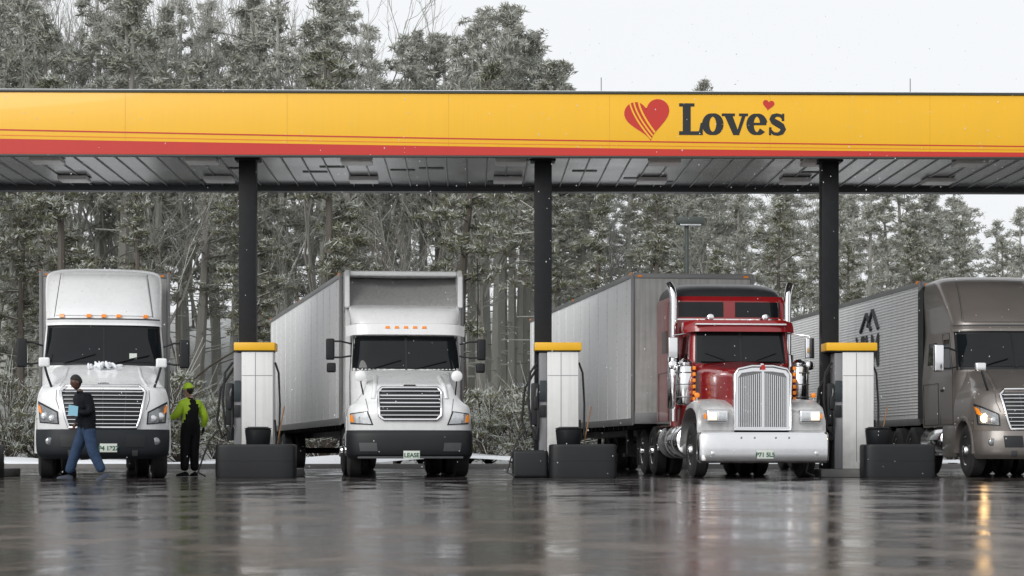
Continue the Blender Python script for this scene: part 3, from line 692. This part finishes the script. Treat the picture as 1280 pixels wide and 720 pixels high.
# ------------------------------------------------------------ people
def skinned(P,name,verts,edges,rad,root,m,assign=None,sub=2):
    me=bpy.data.meshes.new(name+'_src'); me.from_pydata([Vector(v) for v in verts],edges,[])
    o=bpy.data.objects.new(name+'_src',me); COL.objects.link(o)
    md=o.modifiers.new('skin','SKIN'); md.use_smooth_shade=True
    sv=me.skin_vertices[0].data
    for i,r in enumerate(rad):
        sv[i].radius=(r,r) if not isinstance(r,tuple) else r; sv[i].use_root=(i==root)
    ss=o.modifiers.new('sub','SUBSURF'); ss.levels=sub; ss.render_levels=sub
    dg=bpy.context.evaluated_depsgraph_get(); dg.update()
    m2=bpy.data.meshes.new_from_object(o.evaluated_get(dg)); bpy.data.objects.remove(o)
    m2.materials.clear()
    for k in (m if isinstance(m,list) else [m]): m2.materials.append(k)
    if assign:
        for p in m2.polygons: p.material_index=assign(p.center)
    m2.polygons.foreach_set('use_smooth',[True]*len(m2.polygons))
    q=bpy.data.objects.new(name,m2); COL.objects.link(q); q.parent=P; return q
def hand(P,name,w,d,pn,m,curl=.6,side=1):
    w=Vector(w);d=Vector(d).normalized();pn=Vector(pn); pn=(pn-d*pn.dot(d)).normalized(); s=d.cross(pn)*side
    skinned(P,name+'_palm',[w-d*.02,w+d*.03,w+d*.075],[(0,1),(1,2)],[.024,.032,.034],0,m,sub=1)
    for i,(o,l) in enumerate(((-.026,.068),(-.009,.078),(.009,.072),(.025,.056))):
        b=w+d*.055+s*o; p=[b,b+d*.03]; a=0; q=p[-1]
        for k,f in enumerate((.45,.33,.22)):
            a+=curl*.8; q=q+(d*math.cos(a)+pn*math.sin(a))*l*f*1.1; p.append(q)
        skinned(P,name+'_finger_%d'%i,p,[(k,k+1) for k in range(4)],[.0095,.0095,.009,.0085,.007],0,m,sub=1)
    b=w+d*.02-s*.022; p=[b,b-s*.022+d*.02+pn*.01,b-s*.03+d*.045+pn*.02,b-s*.025+d*.065+pn*.03]
    skinned(P,name+'_thumb',p,[(0,1),(1,2),(2,3)],[.012,.012,.01,.008],0,m,sub=1)
def head(P,c,f,m,hairm,cap=None,tilt=0):
    c=Vector(c); yaw=math.atan2(-f[0],f[1])
    M=Matrix.Translation(c)@Matrix.Rotation(yaw,4,'Z')@Matrix.Rotation(tilt,4,'X')
    bm=bmesh.new(); bmesh.ops.create_icosphere(bm,subdivisions=4,radius=1)
    for v in bm.verts:
        x,y,z=v.co
        X=.077*x*(1-.22*max(0,-z)); Y=.097*y; Z=.122*z
        if z<-.1 and y>0: Y*=1-.08*abs(z)
        if z<-.2 and y<0: Y*=.8
        dn=math.exp(-((x/.16)**2+((z+.12)/.16)**2)); Y+= .022*dn*(y>0)
        db=math.exp(-((z-.12)/.08)**2)*(y>0.4); Y+=.004*db
        for s in(-1,1): Y-=.010*math.exp(-(((x-s*.36)/.14)**2+((z-.0)/.10)**2))*(y>0)
        Y+=.007*math.exp(-((x/.3)**2+((z+.45)/.08)**2))*(y>0)-.004*math.exp(-((x/.25)**2+((z+.52)/.03)**2))*(y>0)
        Y+=.008*math.exp(-((x/.3)**2+((z+.85)/.15)**2))*(y>0)
        v.co=(X,Y,Z)
    bmesh.ops.transform(bm,matrix=M,verts=bm.verts[:]); fin(P,'head',bm,m,180)
    bm=bmesh.new()
    for s in(-1,1):
        b2=bmesh.new(); bmesh.ops.create_icosphere(b2,subdivisions=2,radius=1); merge(bm,b2,M@Matrix.Translation((s*.078,-.005,-.005))@Matrix.Diagonal((.012,.02,.032,1)))
    fin(P,'ears',bm,m,180)
    bm=bmesh.new()
    for s in(-1,1):
        b2=bmesh.new(); bmesh.ops.create_icosphere(b2,subdivisions=2,radius=.011); merge(bm,b2,M@Matrix.Translation((s*.028,.083,.0)))
    fin(P,'eyes',bm,BLKV,180)
    bm=bmesh.new(); sweepb(bm,[M@Vector((-.022,.090,-.063)),M@Vector((0,.096,-.063)),M@Vector((.022,.090,-.063))],.004,6); fin(P,'mouth',bm,mat('lips',(.12,.05,.04),.5))
    bm=bmesh.new(); bmesh.ops.create_icosphere(bm,subdivisions=4,radius=1)
    for v in bm.verts:
        x,y,z=v.co; lim=.25+.35*max(0,y) if y>-.2 else -.35
        k=1.12 if z>lim else .9
        k+=.02*random.random()
        v.co=(.077*x*k,.097*y*k-.004,.122*z*k+.004)
    bmesh.ops.transform(bm,matrix=M,verts=bm.verts[:]); fin(P,'hair' if not cap else 'hair_under_cap',bm,hairm,180)
    if cap:
        bm=bmesh.new(); bmesh.ops.create_icosphere(bm,subdivisions=4,radius=1)
        for v in bm.verts:
            x,y,z=v.co; k=1.2 if z>.1 else .8
            v.co=(.077*x*k,.097*y*k,.122*z*k*1.02+.01)
        bmesh.ops.transform(bm,matrix=M,verts=bm.verts[:]); fin(P,'beanie',bm,cap,180)
def shoe(P,name,a,d,pitch,m,l=.29):
    a=Vector(a); d=Vector((d[0],d[1],0)).normalized(); up=Vector((0,0,1)); s=d.cross(up)
    q=Matrix.Rotation(pitch,3,s); d2=q@d; u2=q@up; rs=[]
    for t,w,h in((-.09,.028,.05),(-.075,.036,.075),(-.02,.040,.095),(.05,.045,.075),(.12,.048,.055),(.16,.042,.045),(.185,.025,.03)):
        c=a+d2*t-u2*.08; rs.append([c+s*(w*x)+u2*(h*z) for x,z in((-1,0),(-1.05,.25),(-.9,.7),(-.4,1),(.4,1),(.9,.7),(1.05,.25),(1,0))])
    bm=bmesh.new(); rings(bm,rs); fin(P,name,bm,m,60)
SKIN=mat('dark_skin',(.09,.045,.03),.5,vary=.15); SKINL=mat('light_skin',(.45,.26,.19),.5,vary=.1)
HAIR=mat('black_hair',(.012,.011,.01),.6,bump=.6,bscale=120)
JACK=mat('navy_jacket',(.006,.007,.011),.65,vary=.35,vscale=9,bump=.8,bscale=14,spec=.15)
JEAN=mat('blue_jeans',(.034,.060,.115),.85,vary=.5,vscale=9,bump=.9,bscale=16,spec=.2)
SHOE=mat('work_shoe',(.035,.045,.065),.6); LIME=mat('hi_vis_lime',(.52,.78,.04),.6,vary=.15,bump=.5,bscale=14)
BLKC=mat('black_cloth',(.010,.010,.012),.75,vary=.3,bump=.5,bscale=14,spec=.25); PAPER=mat('blue_paper',(.22,.46,.58),.6,vary=.05)
def seg_d(p,a,b):
    a=Vector(a);b=Vector(b);t=max(0,min(1,(p-a).dot(b-a)/(b-a).length_squared)); return (p-(a+(b-a)*t)).length
def person(loc,J,mats,jacket_hem,k=1.):
    P=empty('man',loc)
    names=['pel','spi','che','nec','hb','ls','le','lw','rs','re','rw','lh','lk','la','rh','rk','ra']
    V=[J[n] for n in names]
    E=[(0,1),(1,2),(2,3),(3,4),(2,5),(5,6),(6,7),(2,8),(8,9),(9,10),(0,11),(11,12),(12,13),(0,14),(14,15),(15,16)]
    rad=[.165*k,.16*k,.175*k,.065,.055,.10*k,.078*k,.052,.10*k,.078*k,.052,.12*k,.095*k,.085,.12*k,.095*k,.085]
    def asg(p):
        if p.z>J['nec'][2]+.035: return 2
        if min(seg_d(p,J['ls'],J['le']),seg_d(p,J['le'],J['lw']),seg_d(p,J['rs'],J['re']),seg_d(p,J['re'],J['rw']))<min(seg_d(p,J['spi'],J['che']),seg_d(p,J['pel'],J['lh']),seg_d(p,J['lh'],J['lk']),seg_d(p,J['rh'],J['rk']))-.015: return 3
        if p.z<jacket_hem: return 1
        return 0
    skinned(P,'body',V,E,rad,0,mats,asg)
    return P
J=dict(pel=(.03,0,.97),spi=(.02,0,1.14),che=(-.03,0,1.35),nec=(-.08,-.01,1.51),hb=(-.11,-.02,1.58),
 ls=(.07,-.15,1.41),le=(.14,-.24,1.15),lw=(-.07,-.30,1.17),rs=(-.14,.13,1.41),re=(-.06,.27,1.17),rw=(-.20,.22,1.0),
 lh=(.08,-.08,.90),lk=(.15,-.10,.50),la=(.33,-.10,.13),rh=(-.01,.08,.90),rk=(-.17,.07,.51),ra=(-.30,.06,.10))
P=person((-7.4,36.6,0),J,[JACK,JEAN,SKIN,JACK],.90,1.06)
head(P,(-.145,-.05,1.69),(-.85,-.5),SKIN,HAIR,None,R(-14))
shoe(P,'shoe_back',(.34,-.10,.105),(-1,-.35),R(-22),SHOE); shoe(P,'shoe_front',(-.31,.06,.085),(-1,-.3),R(4),SHOE)
hand(P,'hand_left',(-.085,-.305,1.172),(-1,-.15,.12),(0,.6,-.6),SKIN,.7,1); hand(P,'hand_right',(-.205,.217,.99),(-.4,-.2,-1),(-.5,-.6,0),SKIN,.5,-1)
bm=bmesh.new(); rings(bm,[[(-.22,-.355,1.12),(-.06,-.345,1.10),(-.05,-.33,1.27),(-.21,-.34,1.30)],[(-.22,-.351,1.12),(-.06,-.341,1.10),(-.05,-.326,1.27),(-.21,-.336,1.30)]]); fin(P,'paper_sheet',bm,PAPER,smooth=False)
J=dict(pel=(0,0,.97),spi=(0,0,1.15),che=(-.01,.0,1.37),nec=(-.02,.0,1.52),hb=(-.03,.01,1.59),
 ls=(-.14,-.13,1.42),le=(-.26,-.13,1.20),lw=(-.42,-.03,1.14),rs=(.14,.12,1.42),re=(.27,.13,1.17),rw=(.22,.22,.97),
 lh=(-.08,-.06,.90),lk=(-.10,-.05,.50),la=(-.11,-.07,.10),rh=(.07,.06,.90),rk=(.06,.05,.50),ra=(.07,.07,.10))
P=person((-6.33,41.6,0),J,[BLKC,BLKC,SKINL,LIME],.90,1.08)
head(P,(-.05,.03,1.70),(-.85,.5),SKINL,HAIR,LIME,R(-8))
shoe(P,'boot_left',(-.11,-.07,.085),(-.9,.4),0,BLKC); shoe(P,'boot_right',(.07,.07,.085),(-.5,.8),0,BLKC)
hand(P,'hand_left',(-.435,-.025,1.135),(-1,.5,-.2),(0,0,-1),BLKC,.7,-1); hand(P,'hand_right',(.22,.225,.955),(-.1,.1,-1),(-1,0,0),BLKC,.5,1)

P=empty('street_lamp',(5.05,61.0,0))
tube(P,'pole',FLASH,[(0,0,0),(0,0,7.1)],[.09,.06],12); box(P,'lamp_head',FLASH,-.3,.5,-.25,.25,7.05,7.25,.05); box(P,'lamp_glass',LENS,-.2,.4,-.2,.2,7.0,7.05,.02); cyl(P,'pole_base',CONC,(0,0,0),(0,0,.5),.25)

# ------------------------------------------------------------ ground
def sheet(name,m,x0,x1,y0,y1,z,nx=1,ny=1,fz=None):
    bm=bmesh.new(); g=[[bm.verts.new((x0+(x1-x0)*i/nx,y0+(y1-y0)*j/ny,z+(fz(x0+(x1-x0)*i/nx,y0+(y1-y0)*j/ny) if fz else 0))) for i in range(nx+1)] for j in range(ny+1)]
    for j in range(ny):
        for i in range(nx): bm.faces.new([g[j][i],g[j][i+1],g[j+1][i+1],g[j+1][i]])
    return fin(None,name,bm,m,60)
m=bpy.data.materials.new('wet_asphalt'); m.use_nodes=True; nt=m.node_tree; N=nt.nodes.new; L=nt.links.new; b=nt.nodes['Principled BSDF']
b.inputs['Specular IOR Level'].default_value=.6
tc=N('ShaderNodeTexCoord')
def noise(sc,det=6,map=None,rough=.5):
    n=N('ShaderNodeTexNoise'); n.inputs['Scale'].default_value=sc; n.inputs['Detail'].default_value=det; n.inputs['Roughness'].default_value=rough
    if map:
        mp=N('ShaderNodeMapping'); mp.inputs['Scale'].default_value=map; L(tc.outputs['Object'],mp.inputs[0]); L(mp.outputs[0],n.inputs['Vector'])
    else: L(tc.outputs['Object'],n.inputs['Vector'])
    return n
nA=noise(1.3,12,(.7,.4,1),.72); nB=noise(38,5,None,.6); nC=noise(5,8); nD=noise(4.0,6,(1,.5,1),.6)
cr=N('ShaderNodeValToRGB'); cr.color_ramp.elements[0].color=(.022,.018,.018,1); cr.color_ramp.elements[1].color=(.070,.061,.059,1); cr.color_ramp.elements[0].position=.3; cr.color_ramp.elements[1].position=.7; L(nC.outputs['Fac'],cr.inputs[0])
L(cr.outputs[0],b.inputs['Base Color'])
rr_=N('ShaderNodeMapRange'); rr_.inputs[1].default_value=.42; rr_.inputs[2].default_value=.60; rr_.inputs[3].default_value=.04; rr_.inputs[4].default_value=.20; L(nA.outputs['Fac'],rr_.inputs[0]); L(rr_.outputs[0],b.inputs['Roughness'])
bs=N('ShaderNodeMapRange'); bs.inputs[1].default_value=.42; bs.inputs[2].default_value=.60; bs.inputs[3].default_value=.15; bs.inputs[4].default_value=.75; L(nA.outputs['Fac'],bs.inputs[0])
b1=N('ShaderNodeBump'); b1.inputs['Distance'].default_value=.004; L(bs.outputs[0],b1.inputs['Strength']); L(nB.outputs['Fac'],b1.inputs['Height'])
b2_=N('ShaderNodeBump'); b2_.inputs['Strength'].default_value=.4; b2_.inputs['Distance'].default_value=.007; L(nD.outputs['Fac'],b2_.inputs['Height']); L(b1.outputs[0],b2_.inputs['Normal']); L(b2_.outputs[0],b.inputs['Normal'])
ASPH=m
GRD=mat('snowy_grass',(.36,.37,.36),.85,vary=.5,vscale=1.3,bump=.6,bscale=8)
def terr(x,y):
    h=0
    if y>74: h+=min(11,(y-74)*.13)*max(0.12,min(1,(26-x)/14))
    return h
sheet('ground',GRD,-400,400,-60,700,-.02,80,90,terr)
sheet('parking_lot',ASPH,-70,70,-25,62,.0)
bm=bmesh.new(); bbox(bm,-70,70,62.0,62.2,-.05,.13,.02); fin(None,'kerb',bm,CONC)
def snz(x,y): return .10+.10*math.sin(x*.9)*math.sin(y*1.3)+.1*math.sin(x*.31+2)+(.12 if y>62.5 else 0)
sheet('snow_verge',SNOW,-70,70,62.21,70,.03,260,20,snz)

# ------------------------------------------------------------ vegetation
def vegmat(name,c1,c2,rough=.8):
    m=bpy.data.materials.new(name); m.use_nodes=True; nt=m.node_tree; N=nt.nodes.new; L=nt.links.new; b=nt.nodes['Principled BSDF']; b.inputs['Roughness'].default_value=rough
    b.inputs['Specular IOR Level'].default_value=.05
    tc=N('ShaderNodeTexCoord'); n=N('ShaderNodeTexNoise'); n.inputs['Scale'].default_value=.7; L(tc.outputs['Object'],n.inputs['Vector'])
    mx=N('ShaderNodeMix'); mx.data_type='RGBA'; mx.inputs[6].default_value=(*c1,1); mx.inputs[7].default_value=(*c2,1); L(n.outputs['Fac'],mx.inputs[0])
    oi=N('ShaderNodeObjectInfo'); m2=N('ShaderNodeMix'); m2.data_type='RGBA'; L(oi.outputs['Alpha'],m2.inputs[0]); L(mx.outputs[2],m2.inputs[6]); L(oi.outputs['Color'],m2.inputs[7]); L(m2.outputs[2],b.inputs['Base Color'])  # object colour blends painted distance haze into the albedo
    return m
VL=[vegmat('bark',(.045,.032,.025),(.095,.074,.060)),vegmat('pine_needles',(.060,.064,.030),(.12,.12,.065)),vegmat('pine_needles_light',(.14,.14,.075),(.21,.20,.125)),vegmat('snow_on_needles',(.38,.40,.36),(.58,.60,.56))]
def add_tube(V,F,Mi,pts,rs,n=5,mi=0):
    b=len(V)
    for p,r in zip(pts,rs):
        for k in range(n):
            a=2*math.pi*k/n; V.append((p[0]+r*math.cos(a),p[1]+r*math.sin(a),p[2]))
    for i in range(len(pts)-1):
        for k in range(n):
            j=(k+1)%n; F.append((b+i*n+k,b+i*n+j,b+(i+1)*n+j,b+(i+1)*n+k)); Mi.append(mi)
def add_stick(V,F,Mi,a,b_,ra,rb,mi=0):
    a=Vector(a);b_=Vector(b_); d=(b_-a).normalized(); s=d.cross(Vector((0,0,1)) if abs(d.z)<.9 else Vector((1,0,0))).normalized(); u=s.cross(d); k0=len(V)
    for p,r in((a,ra),(b_,rb)):
        for k in range(3):
            t=2*math.pi*k/3; V.append(tuple(p+(s*math.cos(t)+u*math.sin(t))*r))
    for k in range(3):
        j=(k+1)%3; F.append((k0+k,k0+j,k0+3+j,k0+3+k)); Mi.append(mi)
def leaves(V,F,Mi,c,rad,n,rng,L0=.26,snowp=.6,flat=.5):
    u=rng.normal(size=(n,3)); u/=np.linalg.norm(u,axis=1)[:,None]; rr=rng.random(n)**.5
    p=np.array(c)+u*rr[:,None]*np.array([rad,rad,rad*flat])
    d=u*np.array([1,1,.6])+rng.normal(size=(n,3))*.55; d[:,2]+=.25; d/=np.linalg.norm(d,axis=1)[:,None]
    s=np.cross(d,rng.normal(size=(n,3))); s/=np.linalg.norm(s,axis=1)[:,None]
    ln=L0*(.6+.8*rng.random(n)); wd=ln*.068*(.7+.9*rng.random(n)); b=len(V)
    q0=p-d*ln[:,None]*.5; q1=p+s*wd[:,None]; q2=p+d*ln[:,None]*.5; q3=p-s*wd[:,None]
    arr=np.stack([q0,q1,q2,q3],1).reshape(-1,3); V.extend(map(tuple,arr.tolist()))
    top=u[:,2]*rr
    rd=rng.random(n)
    for i in range(n):
        F.append((b+4*i,b+4*i+1,b+4*i+2,b+4*i+3))
        Mi.append(3 if rd[i]<(snowp if top[i]>.12 else snowp*.2) else (2 if rd[i]>.72 else 1))
def mkmesh(name,V,F,Mi):
    me=bpy.data.meshes.new(name); me.from_pydata(V,[],F)
    for m_ in VL: me.materials.append(m_)
    me.polygons.foreach_set('material_index',Mi); me.update(); return me
def pine(seed,H=15.,base=.38,snow=.6,spread=2.4,nl=34,dens=56):
    rng=np.random.default_rng(seed); V=[];F=[];Mi=[]
    bx=rng.normal(size=2)*.3
    def tr(t): return (bx[0]*math.sin(t*3),bx[1]*math.sin(t*2.3+1)-bx[1]*math.sin(1),H*t)
    ts=[i/12 for i in range(13)]; add_tube(V,F,Mi,[tr(t) for t in ts],[.22*(1-t)**.8+.025 for t in ts],7)
    for i in range(nl):
        t=base+(1-base)*(i+rng.random())/nl; t=min(t,.99); o=Vector(tr(t)); az=rng.random()*6.283
        u=(t-base)/(1-base); prof=(.45+.55*min(1,u*2.2))*(1-u)**.65+.07
        ln=spread*prof*(.45+.85*rng.random()); rise=.10+.55*u+rng.normal()*.15
        d=Vector((math.cos(az),math.sin(az),rise)).normalized(); e=o+d*ln+Vector((0,0,-.04*ln*ln))
        mid=o+d*ln*.5; add_stick(V,F,Mi,o,mid,.05*(1-t)+.022,.026); add_stick(V,F,Mi,mid,e,.026,.010)
        if rng.random()<.6: add_stick(V,F,Mi,o+Vector((0,0,.05)),mid+Vector((0,0,.04)),.02,.02,3)
        for k in range(int(3+ln*1.9)):
            f=.3+.78*rng.random(); c=o+(e-o)*f+Vector(rng.normal(size=3).tolist())*(.13*ln+.05)
            add_stick(V,F,Mi,o+(e-o)*max(.2,f-.25),c,.018,.007)
            leaves(V,F,Mi,c,rng.uniform(.20,.42),dens,rng,.27,snow*rng.uniform(.5,1.3),.6)
    for i in range(9):
        t=rng.uniform(.06,max(base,.2)); o=Vector(tr(t)); az=rng.random()*6.28; e=o+Vector((math.cos(az),math.sin(az),rng.uniform(-.1,.4)))*rng.uniform(.5,1.6); add_stick(V,F,Mi,o,e,.025,.008); add_stick(V,F,Mi,o+Vector((0,0,.03)),e+Vector((0,0,.02)),.012,.01,3)
    return mkmesh('pine_%d'%seed,V,F,Mi)
def bare(seed,H=15.):
    rng=np.random.default_rng(seed); V=[];F=[];Mi=[]
    def rec(p,d,l,r,lev):
        d=Vector(d); mid=p+d*l*.5+Vector(rng.normal(size=3).tolist())*l*.04; e=mid+(d+Vector(rng.normal(size=3).tolist())*.13).normalized()*l*.5
        add_stick(V,F,Mi,p,mid,r,r*.85); add_stick(V,F,Mi,mid,e,r*.85,r*.65)
        if lev>=3 and rng.random()<.5: add_stick(V,F,Mi,p+Vector((0,0,r)),e+Vector((0,0,r)),r*.6,r*.5,3)
        if lev>=6: return
        for k in range(3 if lev>1 else 4):
            o=p+(e-p)*rng.uniform(.45,1.); dd=(d+Vector(rng.normal(size=3).tolist())*.36+Vector((0,0,.16))).normalized(); rec(o if k else e,dd,l*rng.uniform(.55,.75),r*.55,lev+1)
    rec(Vector((0,0,0)),(0,0,1),H*.36,.12,1)
    return mkmesh('bare_%d'%seed,V,F,Mi)
def shrub(seed,H=2.6,snow=.85):
    rng=np.random.default_rng(seed); V=[];F=[];Mi=[]
    for i in range(26):
        az=rng.random()*6.28; e=Vector((math.cos(az)*rng.uniform(.2,1.3),math.sin(az)*rng.uniform(.2,1.2),H*rng.uniform(.1,1)))
        add_stick(V,F,Mi,(0,0,0),e,.03,.01); leaves(V,F,Mi,e,rng.uniform(.25,.5),75,rng,.22,snow,.6)
        for k in range(6):
            f=e+Vector(rng.normal(size=3).tolist())*.5; add_stick(V,F,Mi,e*.7,f,.012,.006,0 if k%2 else 3)
    return mkmesh('shrub_%d'%seed,V,F,Mi)
PM=[pine(11,spread=2.5),pine(12,base=.45,spread=2.3),pine(13,base=.3,spread=2.2),pine(14,base=.5,spread=2.7,nl=28),pine(15,base=.25,spread=2.0,nl=40),pine(16,base=.10,spread=2.4,nl=46,dens=44)]
BMs=[bare(21),bare(22),bare(23)]; SM=[shrub(31),shrub(32),shrub(33,3.2)]
prof=[(-400,-30),(0,-45),(130,-35),(250,-10),(330,-25),(400,-30),(470,5),(500,45),(560,40),(600,10),(640,5),(670,55),(715,95),(740,150),(830,165),(853,98),(875,160),(1000,175),(1190,205),(1240,270),(1280,250),(1500,240),(2000,230)]
def skyh(X,d):
    px=640+X/d*2640
    for a,b_ in zip(prof[:-1],prof[1:]):
        if a[0]<=px<=b_[0]:
            y=a[1]+(b_[1]-a[1])*(px-a[0])/(b_[0]-a[0]); return .5+(564-y)/2640*d
    return .5+(564-235)/2640*d
def inst(me,name,x,y,z,s,sz,haze_tint,parent=None,hc=(.45,.455,.42)):
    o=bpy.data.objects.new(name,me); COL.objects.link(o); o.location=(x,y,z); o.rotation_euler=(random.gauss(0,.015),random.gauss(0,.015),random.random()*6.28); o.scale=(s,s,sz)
    v=random.uniform(.92,1.08); o.color=(hc[0]*v,hc[1]*v,hc[2]*v,max(0,min(1,haze_tint)))  # aerial haze as a pale albedo tint, alpha sets its amount; no fog volume
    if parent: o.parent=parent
    return o
FOR=empty('distant_forest'); UND=empty('roadside_undergrowth')
x=-22.
while x<25:
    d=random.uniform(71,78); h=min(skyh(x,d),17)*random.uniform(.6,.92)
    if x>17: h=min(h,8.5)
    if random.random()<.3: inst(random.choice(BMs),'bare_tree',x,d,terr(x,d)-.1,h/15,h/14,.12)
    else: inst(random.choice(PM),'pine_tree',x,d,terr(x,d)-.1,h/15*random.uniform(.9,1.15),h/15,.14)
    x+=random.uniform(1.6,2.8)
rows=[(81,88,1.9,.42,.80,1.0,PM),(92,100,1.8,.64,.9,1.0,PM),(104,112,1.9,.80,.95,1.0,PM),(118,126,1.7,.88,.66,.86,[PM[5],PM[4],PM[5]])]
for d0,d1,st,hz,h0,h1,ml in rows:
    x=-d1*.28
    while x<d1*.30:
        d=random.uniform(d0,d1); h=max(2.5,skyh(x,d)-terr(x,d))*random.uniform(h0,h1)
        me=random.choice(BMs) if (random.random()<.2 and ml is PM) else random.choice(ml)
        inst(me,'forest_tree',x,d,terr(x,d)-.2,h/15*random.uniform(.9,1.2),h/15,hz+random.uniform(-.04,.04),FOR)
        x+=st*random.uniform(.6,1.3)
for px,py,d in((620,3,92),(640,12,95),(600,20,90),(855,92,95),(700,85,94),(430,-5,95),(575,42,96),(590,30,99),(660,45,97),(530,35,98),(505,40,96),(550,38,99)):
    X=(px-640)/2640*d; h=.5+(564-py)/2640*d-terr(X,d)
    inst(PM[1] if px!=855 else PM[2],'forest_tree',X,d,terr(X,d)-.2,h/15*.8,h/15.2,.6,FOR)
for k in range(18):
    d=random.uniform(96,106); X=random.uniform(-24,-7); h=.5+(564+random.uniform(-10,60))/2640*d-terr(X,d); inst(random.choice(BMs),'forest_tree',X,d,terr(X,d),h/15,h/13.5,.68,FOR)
x=-22
while x<25:
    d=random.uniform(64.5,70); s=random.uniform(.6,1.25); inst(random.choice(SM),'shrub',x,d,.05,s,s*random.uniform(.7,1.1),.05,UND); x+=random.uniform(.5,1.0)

rng=np.random.default_rng(5); V=[];F=[]
for i in range(2200):
    y=rng.uniform(24,68); x=rng.uniform(-.27,.27)*y; z=rng.uniform(.2,.22*y); r=rng.uniform(.004,.0085); b0=len(V)
    for q in((1,0,0),(-1,0,0),(0,1,0),(0,-1,0),(0,0,1.6),(0,0,-1.6)): V.append((x+q[0]*r,y+q[1]*r,z+q[2]*r))
    for f in((0,2,4),(2,1,4),(1,3,4),(3,0,4),(2,0,5),(1,2,5),(3,1,5),(0,3,5)): F.append(tuple(b0+k for k in f))
me=bpy.data.meshes.new('falling_snow'); me.from_pydata(V,[],F); me.materials.append(FLAKE); COL.objects.link(bpy.data.objects.new('falling_snow',me))

# ------------------------------------------------------------ world & light
w=bpy.data.worlds.new('World'); scene.world=w; w.use_nodes=True; nt=w.node_tree; N=nt.nodes.new; L=nt.links.new
SE,SR=27,212
bg=nt.nodes['Background']; sk=N('ShaderNodeTexSky'); sk.sky_type='NISHITA'; sk.sun_disc=False; sk.sun_elevation=R(SE); sk.sun_rotation=R(SR); sk.dust_density=4; sk.air_density=1
hs=N('ShaderNodeHueSaturation'); hs.inputs['Saturation'].default_value=.12; hs.inputs['Value'].default_value=1.0; L(sk.outputs[0],hs.inputs['Color'])
mx=N('ShaderNodeMix'); mx.data_type='RGBA'; mx.inputs[0].default_value=.82; L(hs.outputs[0],mx.inputs[6]); mx.inputs[7].default_value=(8.9,9.1,9.35,1)
L(mx.outputs[2],bg.inputs['Color']); bg.inputs['Strength'].default_value=.114
sd=bpy.data.lights.new('sun','SUN'); sd.energy=1.5; sd.angle=R(30); sd.color=(1,.985,.96); so=bpy.data.objects.new('sun',sd); COL.objects.link(so)
dirv=Vector((math.sin(R(SR))*math.cos(R(SE)),math.cos(R(SR))*math.cos(R(SE)),math.sin(R(SE)))); so.rotation_euler=dirv.to_track_quat('Z','Y').to_euler()
scene.view_settings.view_transform='Standard'; scene.view_settings.look='None'; scene.view_settings.exposure=0
# ------------------------------------------------------------ camera
cd=bpy.data.cameras.new('camera'); cam=bpy.data.objects.new('camera',cd); COL.objects.link(cam); cam.location=(0,0,.5); cam.rotation_euler=(R(90),0,0)
cd.sensor_width=36; cd.lens=74.25; cd.shift_y=(564-360)/1280; cd.clip_end=2000; cd.clip_start=.1; scene.camera=cam
